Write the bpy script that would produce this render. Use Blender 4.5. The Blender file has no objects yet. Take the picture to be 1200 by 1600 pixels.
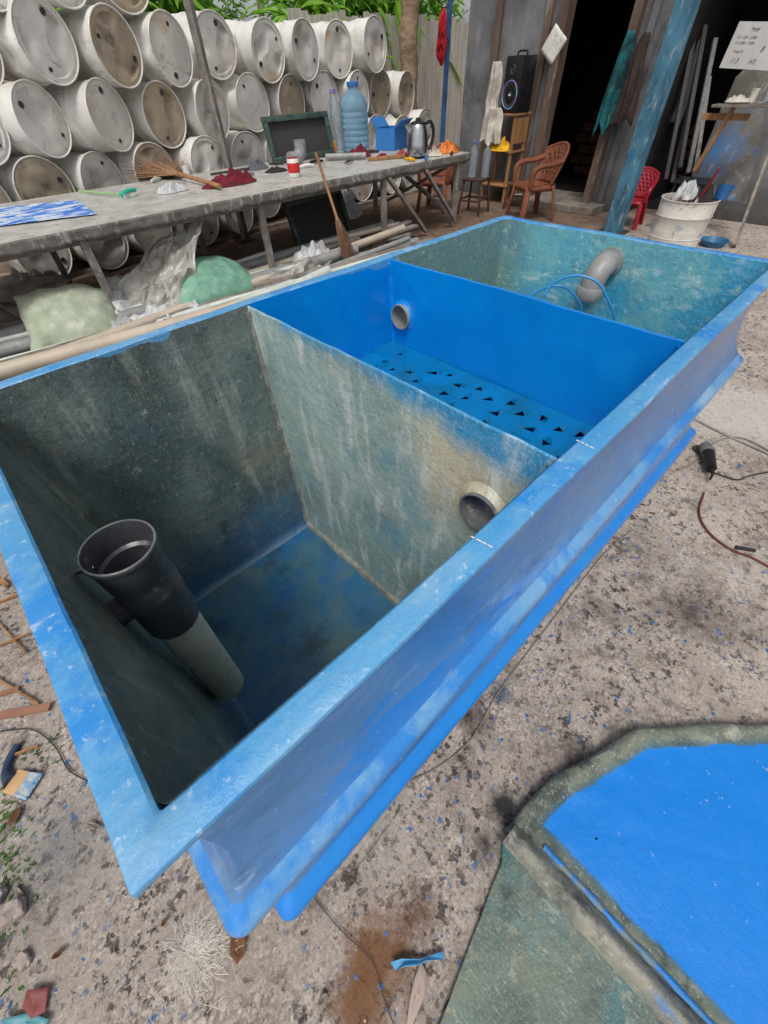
import bpy,bmesh,math,random
from mathutils import Vector,Matrix,noise,Euler
R=random.Random(7)
V=Vector
SC=bpy.context.scene
COL=SC.collection
# ------------------------------------------------------------ camera solved from the tank's edges
H=1.6;FPX=624.4
pitch,roll,yaw=0.8296,0.0456,0.8354
nD=V((math.cos(pitch)*math.sin(roll),math.cos(pitch)*math.cos(roll),math.sin(pitch)))
cZ=-nD
fw=V((0,0,1));Fv=(fw-nD*nD.dot(fw)).normalized()
Lv=cZ.cross(Fv)
cX=(math.cos(yaw)*Fv-math.sin(yaw)*Lv).normalized()
cY=cZ.cross(cX)
def ray(u,v):
    r=V((u-600,v-800,FPX));return r.dot(cX),r.dot(cY),-r.dot(cZ)
def P(u,v,z=0.0):
    x,y,d=ray(u,v);k=(H-z)/d;return V((x*k,y*k,z))
def PX(u,v,X):
    x,y,d=ray(u,v);k=X/x;return V((X,y*k,H-d*k))
def PY(u,v,Y):
    x,y,d=ray(u,v);k=Y/y;return V((x*k,Y,H-d*k))
cam_d=bpy.data.cameras.new('camera');cam=bpy.data.objects.new('camera',cam_d);COL.objects.link(cam)
right=V((cX[0],cY[0],cZ[0]));up=-V((cX[1],cY[1],cZ[1]));back=-V((cX[2],cY[2],cZ[2]))
m=Matrix((right,up,back)).transposed().to_4x4();m.translation=V((0,0,H))
cam.matrix_world=m
cam_d.sensor_fit='VERTICAL';cam_d.sensor_height=36;cam_d.lens=FPX/1600*36;cam_d.clip_start=.02;cam_d.clip_end=600
SC.camera=cam
# ------------------------------------------------------------ light
w=bpy.data.worlds.new('World');SC.world=w;w.use_nodes=True
nt=w.node_tree;bg=nt.nodes['Background']
sky=nt.nodes.new('ShaderNodeTexSky');sky.sky_type='NISHITA';sky.sun_disc=False
SUN_EL,SUN_AZ=math.radians(60),math.radians(215)
sky.sun_elevation=SUN_EL;sky.sun_rotation=math.radians(90)-SUN_AZ
sky.air_density=.7;sky.dust_density=4;sky.ozone_density=.6
hs=nt.nodes.new('ShaderNodeHueSaturation');hs.inputs['Saturation'].default_value=.2
nt.links.new(sky.outputs[0],hs.inputs['Color']);nt.links.new(hs.outputs[0],bg.inputs[0]);bg.inputs[1].default_value=.15
sl=bpy.data.lights.new('sun','SUN');sl.energy=1.5;sl.angle=math.radians(16);sl.color=(1,.96,.9)
so=bpy.data.objects.new('sun',sl);COL.objects.link(so)
sd=V((math.cos(SUN_EL)*math.cos(SUN_AZ),math.cos(SUN_EL)*math.sin(SUN_AZ),math.sin(SUN_EL)))
so.rotation_euler=sd.to_track_quat('Z','Y').to_euler();so.location=(0,0,10)
SC.view_settings.view_transform='Standard';SC.view_settings.look='None';SC.view_settings.exposure=0
# ------------------------------------------------------------ materials
def srgb(r,g,b):
    f=lambda c:(c/255/12.92) if c/255<=.04045 else ((c/255+.055)/1.055)**2.4
    return (f(r),f(g),f(b))
class NT:
    def __init__(s,name):
        s.m=bpy.data.materials.new(name);s.m.use_nodes=True;s.t=s.m.node_tree;s.b=s.t.nodes['Principled BSDF']
    def n(s,t,**k):
        x=s.t.nodes.new(t)
        for a,b in k.items():setattr(x,a,b)
        return x
    def l(s,a,b):s.t.links.new(a,b)
    def noise(s,vec,scale,detail=6,rough=.6,seed=0,dist=0,stretch=None):
        mp=s.n('ShaderNodeMapping');mp.inputs['Location'].default_value=(seed*3.7,seed*1.9,seed*5.3)
        if stretch:mp.inputs['Scale'].default_value=stretch
        s.l(vec,mp.inputs[0]);x=s.n('ShaderNodeTexNoise');x.inputs['Scale'].default_value=scale
        x.inputs['Detail'].default_value=detail;x.inputs['Roughness'].default_value=rough;x.inputs['Distortion'].default_value=dist
        s.l(mp.outputs[0],x.inputs['Vector']);return x.outputs['Fac']
    def ramp(s,val,lo,hi,a=0,b=1):
        x=s.n('ShaderNodeMapRange');x.clamp=True
        x.inputs[1].default_value=lo;x.inputs[2].default_value=hi;x.inputs[3].default_value=a;x.inputs[4].default_value=b
        s.l(val,x.inputs[0]);return x.outputs[0]
    def mix(s,f,a,b):
        x=s.n('ShaderNodeMix',data_type='RGBA')
        for i,q in ((0,f),(6,a),(7,b)):
            if isinstance(q,(int,float)):x.inputs[i].default_value=q
            elif isinstance(q,tuple):x.inputs[i].default_value=(*q[:3],1)
            else:s.l(q,x.inputs[i])
        return x.outputs[2]
    def math(s,op,a,b=0.0,c=None):
        x=s.n('ShaderNodeMath',operation=op)
        for i,q in enumerate((a,b) if c is None else (a,b,c)):
            if isinstance(q,(int,float)):x.inputs[i].default_value=q
            else:s.l(q,x.inputs[i])
        return x.outputs[0]
def M(name,c1,c2=None,scale=6,lo=.35,hi=.65,rough=.5,layers=(),bump=0,bscale=40,metal=0,spec=.5,coord='world',rand=0,trans=0,alpha=1,coat=0,stretch=None,emit=None,ior=1.45,rvar=.15):
    s=NT(name)
    if coord=='world':vec=s.n('ShaderNodeNewGeometry').outputs['Position']
    else:
        vec=s.n('ShaderNodeTexCoord').outputs['Object']
    wpos=vec
    if coord=='rand':
        oi=s.n('ShaderNodeObjectInfo');va=s.n('ShaderNodeVectorMath',operation='ADD')
        ml=s.n('ShaderNodeMath',operation='MULTIPLY');ml.inputs[1].default_value=37
        s.l(oi.outputs['Random'],ml.inputs[0]);s.l(vec,va.inputs[0]);s.l(ml.outputs[0],va.inputs[1]);vec=va.outputs[0]
    c2=c2 or tuple(x*.8 for x in c1)
    nz=s.noise(vec,scale,stretch=stretch)
    col=s.mix(s.ramp(nz,lo,hi),tuple(c1),tuple(c2))
    for i,L in enumerate(layers):
        k=L[0]
        if k=='n': # ('n',color,scale,lo,hi,strength[,stretch])
            f=s.ramp(s.noise(vec,L[2],seed=i+1,stretch=(L[6] if len(L)>6 else None),rough=.65,detail=8),L[3],L[4],0,L[5])
        elif k=='ax': # ('ax',color,axis,a,b,strength,noiseamt)
            sp=s.n('ShaderNodeSeparateXYZ');s.l(wpos,sp.inputs[0])
            nn=s.math('MULTIPLY',s.math('SUBTRACT',s.noise(vec,6,seed=i+1,detail=8,rough=.65),.5),L[6])
            f=s.ramp(s.math('ADD',sp.outputs['XYZ'.index(L[2])],nn),L[3],L[4],0,L[5])
        elif k=='ay': # band in Z whose lower edge rises with Y: ('ay',color,z0,slope,width,strength,noiseamt)
            sp=s.n('ShaderNodeSeparateXYZ');s.l(wpos,sp.inputs[0])
            nn=s.math('MULTIPLY',s.math('SUBTRACT',s.noise(vec,6,seed=i+1,detail=8,rough=.65),.5),L[6])
            zz=s.math('SUBTRACT',s.math('ADD',sp.outputs[2],nn),s.math('MULTIPLY',sp.outputs[1],L[3]))
            f=s.ramp(zz,L[2],L[2]+L[4],0,L[5])
        elif k=='sp': # ('sp',color,center,r_in,r_out,strength,noiseamt)
            vm=s.n('ShaderNodeVectorMath',operation='DISTANCE');s.l(wpos,vm.inputs[0]);vm.inputs[1].default_value=L[2]
            nn=s.math('MULTIPLY',s.math('SUBTRACT',s.noise(vec,7,seed=i+1),.5),L[6])
            f=s.ramp(s.math('ADD',vm.outputs['Value'],nn),L[3],L[4],L[5],0)
        elif k=='at': # ('at',color,attribute,lo,hi,strength,noiseamt)
            at=s.n('ShaderNodeAttribute');at.attribute_name=L[2]
            nn=s.math('MULTIPLY',s.math('SUBTRACT',s.noise(vec,9,seed=i+1,detail=10,rough=.72),.5),L[6])
            f=s.ramp(s.math('ADD',at.outputs['Fac'],nn),L[3],L[4],0,L[5])
        col=s.mix(f,col,tuple(L[1]))
    if rand:
        oi2=s.n('ShaderNodeObjectInfo');hv=s.n('ShaderNodeHueSaturation')
        s.l(s.ramp(oi2.outputs['Random'],0,1,1-rand,1+rand),hv.inputs['Value']);s.l(col,hv.inputs['Color']);col=hv.outputs[0]
    b=s.b;s.l(col,b.inputs['Base Color'])
    s.l(s.ramp(s.noise(vec,scale*3,seed=9),.3,.7,max(.02,rough-rvar),min(1,rough+rvar)),b.inputs['Roughness'])
    b.inputs['Metallic'].default_value=metal;b.inputs['Specular IOR Level'].default_value=spec;b.inputs['IOR'].default_value=ior
    b.inputs['Transmission Weight'].default_value=trans;b.inputs['Alpha'].default_value=alpha;b.inputs['Coat Weight'].default_value=coat
    b.inputs['Coat Roughness'].default_value=.14
    if emit:
        b.inputs['Emission Color'].default_value=(*emit[:3],1);b.inputs['Emission Strength'].default_value=emit[3]
    if bump:
        bp=s.n('ShaderNodeBump');bp.inputs['Strength'].default_value=bump;bp.inputs['Distance'].default_value=.01
        s.l(s.noise(vec,bscale,seed=4,detail=8,rough=.7,stretch=stretch),bp.inputs['Height']);s.l(bp.outputs[0],b.inputs['Normal'])
        if coat:s.l(bp.outputs[0],b.inputs['Coat Normal'])
    return s.m
def simple(name,c,rough=.5,**k):return M(name,c,tuple(x*.82 for x in c),rough=rough,**k)
BL=srgb(0,136,220)
FIB=(('n',srgb(196,206,202),170,.58,.68,.35,(1,1,.2)),('n',srgb(196,206,202),170,.58,.68,.35,(1,.2,1)),('n',srgb(70,80,78),150,.60,.70,.35,(.4,.4,1)))
m_rim=M('rim_blue_paint',srgb(62,144,204),srgb(90,160,206),7,.35,.7,rough=.3,bump=.3,bscale=70,coat=.35,
  layers=(('n',srgb(146,186,208),3.5,.48,.7,.7,(1,3,1)),('n',srgb(20,130,210),5,.53,.61,.8),('n',srgb(205,217,225),9,.6,.72,.5,(1,1,1)),('n',srgb(215,222,228),70,.6,.68,.5),('n',srgb(70,94,116),28,.65,.73,.5),('n',srgb(222,228,232),30,.62,.7,.4,(.2,1,1)),('n',srgb(86,104,116),6,.66,.74,.5)))
m_wall=M('outer_wall_blue_resin',srgb(58,114,176),srgb(80,126,176),4,.35,.65,rough=.18,bump=.25,bscale=30,coat=.65,rvar=.12,
  layers=(('n',srgb(8,118,204),4,.51,.58,.8,(.5,1,2)),('n',srgb(140,172,202),7,.56,.72,.45,(.5,1.5,1.5)),('n',srgb(56,84,112),10,.55,.68,.55,(.5,1,1)),('n',srgb(196,208,218),24,.62,.70,.25,(.4,1,2)),('n',srgb(200,210,218),80,.64,.70,.35)))
m_rib1=M('rib_pale_blue',srgb(84,148,206),srgb(112,164,206),6,rough=.24,bump=.25,bscale=50,coat=.5,
  layers=(('n',srgb(16,124,208),4,.48,.56,.85),('n',srgb(80,104,126),20,.62,.7,.5),('n',srgb(210,220,226),50,.62,.7,.35),('n',srgb(176,196,214),7,.6,.7,.4,(.4,1,2))))
m_rib2=M('rib_bright_blue',srgb(0,122,210),srgb(14,130,212),6,rough=.2,bump=.3,bscale=40,coat=.6,layers=(('n',srgb(110,156,190),12,.62,.72,.4),('n',srgb(50,90,120),24,.64,.72,.4)))
m_in_near=M('raw_green_fibreglass',srgb(128,142,138),srgb(94,112,112),3.5,.3,.7,rough=.3,bump=.7,bscale=28,coat=.3,
  layers=(('n',srgb(64,80,82),2.2,.48,.6,.75,(1,1,.6)),('n',srgb(156,148,128),3,.54,.70,.6,(1.2,1.2,.5)),('n',srgb(58,116,148),2.7,.56,.66,.55),('n',srgb(74,68,58),6,.56,.68,.6,(1.4,1.4,.4)),('n',srgb(182,190,182),7,.55,.69,.5,(2,2,.35)),('ax',srgb(60,72,72),'Z',.94,1.12,.5,.3))+FIB+
          (('ax',srgb(24,86,134),'Z',.42,.04,.85,.35),('n',srgb(38,46,46),14,.61,.69,.5),('n',srgb(210,216,212),24,.64,.71,.45)))
m_floor_near=M('tank_floor_blue_grey',srgb(30,92,136),srgb(58,102,120),5,rough=.4,bump=.5,bscale=30,coat=.15,
  layers=(('n',srgb(90,112,112),4,.5,.66,.7),('n',srgb(16,88,152),3,.55,.65,.7),('n',srgb(30,46,52),6,.55,.68,.7),('n',srgb(190,198,190),90,.64,.72,.4)))
c_s1=PX(755,795,.623)
m_part1=M('raw_partition_fibreglass',srgb(174,198,194),srgb(144,172,170),3.5,.3,.7,rough=.28,bump=.7,bscale=30,coat=.45,
  layers=(('n',srgb(112,134,132),2.6,.5,.66,.65),('ax',srgb(122,148,144),'Z',.62,.15,.7,.3),('n',srgb(76,156,190),3.1,.55,.66,.55),
    ('sp',srgb(220,204,172),(.623,.42,.93),.02,.27,.8,.35),('sp',srgb(176,156,124),tuple(c_s1),.05,.12,.5,.05),('n',srgb(200,194,174),5,.57,.69,.5),  # beige glow of light through the fibreglass around the socket, painted as colour
    ('n',srgb(232,238,236),12,.54,.67,.6,(1.6,1.6,.35)),('ay',srgb(28,150,208),.93,.14,.06,.9,.22),('n',srgb(216,228,228),7,.58,.68,.55,(1.5,1.5,.4)))+FIB+(('n',srgb(240,243,240),130,.58,.68,.45),('n',srgb(70,90,90),40,.62,.7,.45)))
m_blue=M('fresh_blue_gelcoat',BL,srgb(2,124,208),3,.35,.65,rough=.2,bump=.25,bscale=20,coat=.5,layers=(('n',srgb(14,150,226),6,.55,.7,.4),('n',srgb(0,106,184),9,.58,.7,.4)))
m_plate=M('filter_plate_blue',srgb(6,118,184),srgb(4,106,156),6,rough=.22,bump=.2,bscale=30,coat=.5,layers=(('n',srgb(14,92,122),5,.48,.6,.65),('n',srgb(60,80,84),14,.6,.68,.5)))
m_in_far=M('teal_fibreglass',srgb(116,190,200),srgb(92,162,176),4,.3,.7,rough=.3,bump=.6,bscale=34,coat=.4,
  layers=(('n',srgb(44,152,196),3,.48,.6,.8),('n',srgb(142,170,156),3.4,.54,.7,.6),('n',srgb(206,230,230),12,.56,.7,.6,(.7,.7,1.6)),('ax',srgb(108,130,120),'Y',1.1,1.32,.9,.15),('n',srgb(62,98,102),9,.6,.72,.6),('n',srgb(214,230,230),40,.60,.68,.5))+FIB)
m_pvc_dark=M('dark_grey_pvc',srgb(74,77,83),srgb(58,61,67),12,rough=.33,bump=.1,bscale=60,layers=(('n',srgb(150,150,150),30,.6,.72,.5),))
m_pvc_mid=M('scuffed_mid_grey_pvc',srgb(116,118,120),srgb(90,92,96),20,rough=.4,layers=(('n',srgb(176,176,174),40,.56,.7,.6),))
m_pvc=M('grey_pvc',srgb(150,150,148),srgb(122,124,124),10,rough=.35,bump=.1,layers=(('n',srgb(190,190,186),26,.6,.7,.4),('n',srgb(100,98,94),9,.6,.7,.5)))
m_pvc_w=M('pale_pvc',srgb(206,212,204),srgb(184,192,184),5,rough=.34,bump=.05,layers=(('n',srgb(140,150,144),9,.58,.7,.5),('n',srgb(110,118,112),30,.66,.74,.4)))
m_resin=M('resin_fibre_grey',srgb(150,152,144),srgb(106,110,106),14,rough=.42,bump=.8,bscale=60,layers=(('n',srgb(215,218,210),70,.58,.68,.5),('n',srgb(70,76,74),22,.58,.68,.5)))
m_hose=simple('blue_hose',srgb(40,140,205),.3)
m_white=simple('white_mark',srgb(225,225,220),.6)
m_barrel=M('white_drum_paint',srgb(222,220,214),srgb(206,203,196),3,rough=.42,bump=.15,bscale=18,coord='rand',rand=.06,
  layers=(('n',srgb(168,152,130),3.2,.55,.72,.6),('n',srgb(124,100,76),9,.62,.73,.6),('n',srgb(96,84,74),40,.66,.74,.5),('n',srgb(110,106,100),14,.6,.7,.5,(1,.2,1))))
m_lid=M('drum_lid_white',srgb(212,209,203),srgb(188,185,179),3,rough=.45,bump=.3,bscale=8,coord='rand',rand=.11,
  layers=(('n',srgb(176,150,110),2.3,.53,.68,.75),('n',srgb(118,100,82),7,.60,.72,.65),('n',srgb(140,86,52),5,.65,.73,.6),('n',srgb(104,92,80),30,.64,.72,.5),('n',srgb(90,86,84),12,.61,.67,.55,(1,1,.25))))
m_lid2=M('drum_lid_soiled',srgb(172,158,136),srgb(142,130,114),4,rough=.5,bump=.2,bscale=10,coord='rand',
  layers=(('n',srgb(84,74,64),6,.55,.67,.75),('n',srgb(206,202,192),5,.6,.75,.4)))
m_black=simple('black_plastic',srgb(26,26,28),.4)
m_dark=simple('dark_steel',srgb(62,60,60),.5,bump=.2)
m_post=M('weathered_post',srgb(146,140,134),srgb(104,98,94),6,rough=.6,bump=.3,layers=(('n',srgb(196,194,190),14,.58,.7,.6),('n',srgb(110,74,52),8,.64,.72,.5)))
m_bluepost=M('peeling_blue_post',srgb(76,128,154),srgb(54,98,120),7,rough=.5,bump=.4,bscale=30,stretch=(1,1,.3),
  layers=(('n',srgb(160,178,184),18,.56,.68,.7,(1,1,.3)),('n',srgb(50,58,62),9,.54,.66,.75,(1,1,.4)),('n',srgb(40,114,176),5,.6,.66,.5)))
m_render=M('grey_cement_render',srgb(122,122,124),srgb(92,92,95),2.2,rough=.75,bump=.5,bscale=26,
  layers=(('n',srgb(160,160,160),3.4,.55,.72,.5,(1,1,.4)),('n',srgb(54,54,58),4,.55,.68,.75,(1,1,.35)),('n',srgb(180,178,174),30,.62,.7,.45),('n',srgb(44,42,42),18,.62,.7,.5),('ax',srgb(60,54,50),'Z',.5,0,.7,.4)))
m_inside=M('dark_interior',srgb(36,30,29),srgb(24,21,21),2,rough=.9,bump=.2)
m_frame=M('door_frame_timber',srgb(116,96,82),srgb(80,66,58),5,rough=.65,bump=.3,stretch=(1,1,.15),layers=(('n',srgb(160,156,150),8,.56,.7,.6,(1,1,.3)),))
m_wood=M('raw_timber',srgb(170,128,86),srgb(132,94,60),8,rough=.6,bump=.25,coord='obj',stretch=(1,1,.15))
m_oldwood=M('grey_old_timber',srgb(142,132,122),srgb(98,90,83),7,rough=.75,bump=.35,layers=(('n',srgb(190,184,174),15,.58,.7,.5),))
m_table=M('resin_covered_table',srgb(194,192,186),srgb(166,164,158),4,rough=.36,bump=.4,bscale=25,coat=.25,
  layers=(('n',srgb(216,214,206),6,.5,.66,.6),('n',srgb(126,120,110),7,.56,.69,.75),('n',srgb(92,84,76),22,.61,.69,.65),('n',srgb(84,150,196),5,.63,.69,.7),('n',srgb(80,74,68),50,.65,.72,.6),('n',srgb(150,96,84),9,.67,.72,.6)))
m_tedge=M('table_edge_weathered',srgb(122,118,112),srgb(94,90,86),6,rough=.65,bump=.6,bscale=30,layers=(('n',srgb(190,187,181),24,.54,.66,.65,(1,1,.4)),('n',srgb(66,62,58),9,.54,.67,.65,(.4,1,1)),('n',srgb(56,52,48),30,.58,.67,.65,(1,1,.3))))
m_chair=M('brown_plastic',srgb(128,76,54),srgb(108,62,44),6,rough=.38,coord='obj')
m_red=simple('red_plastic',srgb(150,28,44),.35)
m_cloth_red=M('maroon_cloth',srgb(120,24,38),srgb(76,16,30),18,rough=.9,bump=.4)
m_cloth_beige=M('stained_beige_cloth',srgb(206,200,188),srgb(160,152,138),8,rough=.95,bump=.4,layers=(('n',srgb(100,94,86),6,.58,.68,.6),))
m_yellow=M('yellow_cloth',srgb(226,176,26),srgb(180,130,20),14,rough=.85,bump=.4)
m_teal=M('teal_jacket',srgb(30,118,122),srgb(20,70,78),7,rough=.85,bump=.4,layers=(('n',srgb(110,170,110),3,.56,.6,.8),('n',srgb(24,36,44),2.2,.55,.6,.8)))
m_brownbag=M('dark_brown_cloth',srgb(76,62,56),srgb(46,38,36),8,rough=.9,bump=.4)
m_sack_g=M('green_woven_sack',srgb(126,172,150),srgb(98,146,126),9,rough=.6,bump=.5,bscale=120,coord='obj',layers=(('n',srgb(180,198,184),6,.55,.7,.5),('n',srgb(80,110,96),12,.6,.7,.4)))
m_sack_w=M('pale_green_woven_sack',srgb(176,184,162),srgb(142,152,130),6,rough=.65,bump=.5,bscale=120,coord='obj',layers=(('n',srgb(206,208,196),8,.52,.66,.6),('n',srgb(104,102,86),5,.6,.72,.5)))
m_film=M('dusty_plastic_film',srgb(186,182,174),srgb(146,142,134),6,rough=.3,bump=.3,coat=.3,alpha=.8,layers=(('n',srgb(220,220,218),14,.54,.68,.6),))
m_bag=M('white_plastic_bag',srgb(215,216,216),srgb(180,182,184),9,rough=.3,bump=.3,alpha=.85)
m_clear=M('clear_pet',srgb(215,225,232),srgb(200,210,220),5,rough=.08,trans=.8,ior=1.2,rvar=.04)
m_jug=M('blue_clear_jug',srgb(166,202,224),srgb(144,188,214),5,rough=.08,trans=.65,ior=1.15,rvar=.04)
m_steel=M('stainless_steel',srgb(190,192,196),srgb(160,162,166),5,rough=.18,metal=1)
m_green_fr=M('dark_green_mould',srgb(68,88,82),srgb(46,62,58),9,rough=.3,bump=.4,coat=.4,layers=(('n',srgb(150,160,152),20,.6,.7,.5),))
m_straw=M('straw_bristle',srgb(176,140,108),srgb(130,94,70),30,rough=.8)
m_straw_d=M('brown_bristle',srgb(122,90,68),srgb(80,58,46),30,rough=.8)
m_trunk=M('palm_bark',srgb(168,144,120),srgb(120,100,82),6,rough=.85,bump=.8,bscale=20,stretch=(1,1,3))
m_fence=M('pale_fence_board',srgb(206,200,188),srgb(170,164,152),4,rough=.7,bump=.3,stretch=(3,1,.3),layers=(('n',srgb(116,106,94),6,.58,.7,.6,(3,1,.4)),))
def leafmat(name,a,b):
    s=NT(name);vec=s.n('ShaderNodeNewGeometry').outputs['Position']
    col=s.mix(s.ramp(s.noise(vec,2.2),.35,.65),a,b)
    s.l(col,s.b.inputs['Base Color']);s.b.inputs['Roughness'].default_value=.45
    tr=s.n('ShaderNodeBsdfTranslucent');s.l(col,tr.inputs[0]);mx=s.n('ShaderNodeMixShader');mx.inputs[0].default_value=.45
    s.l(s.b.outputs[0],mx.inputs[1]);s.l(tr.outputs[0],mx.inputs[2])
    s.l(mx.outputs[0],s.t.nodes['Material Output'].inputs[0]);return s.m
m_leaf=leafmat('bright_leaf',srgb(160,206,70),srgb(100,160,52))
m_leaf2=leafmat('dark_leaf',srgb(76,128,54),srgb(120,170,70))
m_grass=leafmat('weed_leaf',srgb(96,140,60),srgb(70,104,44))
m_dry=M('dry_leaf',srgb(120,82,56),srgb(80,54,38),12,rough=.8)
# ground
def ground_mat():
    s=NT('worn_pitted_concrete');vec=s.n('ShaderNodeNewGeometry').outputs['Position']
    col=s.mix(s.ramp(s.noise(vec,2.3,detail=9,rough=.65),.33,.67),srgb(190,178,167),srgb(154,142,132))
    v1=s.n('ShaderNodeTexVoronoi');v1.inputs['Scale'].default_value=125;v1.inputs['Randomness'].default_value=1;s.l(vec,v1.inputs['Vector'])
    sp=s.n('ShaderNodeSeparateXYZ');s.l(v1.outputs['Color'],sp.inputs[0])
    st=s.mix(sp.outputs[0],srgb(116,103,94),srgb(220,208,197))
    ag=s.ramp(s.noise(vec,4,seed=3,detail=9,rough=.75),.42,.64,.0,.75)
    col=s.mix(ag,col,st)
    # grit and pits at several sizes, coming and going so that smooth worn patches remain
    pa=s.ramp(s.noise(vec,3.2,seed=40,detail=7,rough=.7),.4,.58,.2,1)
    col=s.mix(s.math('MULTIPLY',pa,s.ramp(s.noise(vec,110,seed=31,detail=4,rough=.7),.55,.63,0,.6)),col,srgb(94,82,74))
    col=s.mix(s.ramp(s.noise(vec,70,seed=32,detail=4,rough=.6),.59,.67,0,.45),col,srgb(228,218,208))
    pit=s.math('MULTIPLY',s.ramp(s.noise(vec,34,seed=33,detail=5,rough=.65),.575,.62,0,.9),pa)
    col=s.mix(pit,col,srgb(60,52,47))
    v2=s.n('ShaderNodeTexVoronoi');v2.inputs['Scale'].default_value=48;s.l(vec,v2.inputs['Vector'])
    sp2=s.n('ShaderNodeSeparateXYZ');s.l(v2.outputs['Color'],sp2.inputs[0])
    big=s.math('MULTIPLY',s.ramp(v2.outputs['Distance'],.36,.26,0,1),s.ramp(sp2.outputs[1],.76,.82,0,.75))
    col=s.mix(big,col,s.mix(sp2.outputs[2],srgb(90,78,73),srgb(210,196,185)))
    col=s.mix(s.ramp(s.noise(vec,5,seed=5,detail=11,rough=.8),.53,.63,0,.72),col,srgb(92,80,72))
    col=s.mix(s.ramp(s.noise(vec,1.3,seed=42,detail=9,rough=.75),.52,.64,0,.5),col,srgb(118,106,97))
    col=s.mix(s.ramp(s.noise(vec,17,seed=6,detail=6,rough=.75),.585,.64,0,.85),col,srgb(58,50,46))
    col=s.mix(s.ramp(s.noise(vec,1.7,seed=8,detail=9,rough=.75),.56,.68,0,.5),col,srgb(208,200,192))
    bs=s.math('MULTIPLY',s.ramp(s.noise(vec,36,seed=11,detail=3,rough=.5),.64,.665,0,1),s.ramp(s.noise(vec,2.2,seed=12),.40,.56,0,.95))
    col=s.mix(bs,col,srgb(34,104,160))
    col=s.mix(s.ramp(s.noise(vec,2.6,seed=13,detail=7),.6,.74,0,.3),col,srgb(108,130,142))
    def sph(c,r0,r1,cc,stn,na,seed):
        vm=s.n('ShaderNodeVectorMath',operation='DISTANCE');s.l(vec,vm.inputs[0]);vm.inputs[1].default_value=c
        nn=s.math('MULTIPLY',s.math('SUBTRACT',s.noise(vec,9,seed=seed,detail=9,rough=.75),.5),na)
        return s.mix(s.ramp(s.math('ADD',vm.outputs['Value'],nn),r0,r1,stn,0),col,cc)
    col=sph(P(590,1500),.03,.13,srgb(122,86,58),.95,.3,21)
    col=sph(P(640,1440),.02,.08,srgb(98,66,46),.9,.25,22)
    col=sph(P(560,1580),.02,.10,srgb(122,86,58),.9,.25,28)
    col=sph(P(790,1260),.02,.08,srgb(38,38,40),.95,.2,23)
    col=sph(P(760,1320),.01,.06,srgb(46,40,38),.9,.2,29)
    col=sph(P(900,1180),.01,.07,srgb(60,52,48),.8,.3,30)
    col=sph(P(740,1120),.01,.09,srgb(66,58,54),.7,.3,35)
    col=sph(P(940,960),.01,.12,srgb(66,58,54),.6,.4,36)
    col=sph(P(1080,960),.01,.12,srgb(50,44,42),.75,.4,37)
    col=sph(P(780,1085),.01,.06,srgb(44,74,96),.8,.2,38)
    col=sph(P(310,1480),.02,.10,srgb(218,206,196),.6,.1,24)
    col=sph(P(90,1330),.02,.25,srgb(104,108,110),.6,.3,25)
    col=sph(P(1150,640),.25,.5,srgb(202,197,191),.65,.4,26)
    sy=s.n('ShaderNodeSeparateXYZ');s.l(vec,sy.inputs[0])
    soil=s.ramp(s.math('ADD',sy.outputs[1],s.math('MULTIPLY',s.noise(vec,1.2,seed=14),1.2)),2.9,3.7,0,.88)
    col=s.mix(soil,col,s.mix(s.ramp(s.noise(vec,9,seed=15,detail=10,rough=.75),.4,.62),srgb(122,94,74),srgb(74,58,48)))
    s.l(col,s.b.inputs['Base Color']);s.b.inputs['Roughness'].default_value=.85;s.b.inputs['Specular IOR Level'].default_value=.3
    h=s.math('ADD',s.math('MULTIPLY',s.math('MULTIPLY',v1.outputs['Distance'],-.3),ag),s.math('MULTIPLY',s.noise(vec,24,seed=16,detail=12,rough=.76),1.9))
    h=s.math('SUBTRACT',h,pit)
    bp=s.n('ShaderNodeBump');bp.inputs['Strength'].default_value=.8;bp.inputs['Distance'].default_value=.008
    s.l(h,bp.inputs['Height']);s.l(bp.outputs[0],s.b.inputs['Normal']);return s.m
m_ground=ground_mat()
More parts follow.
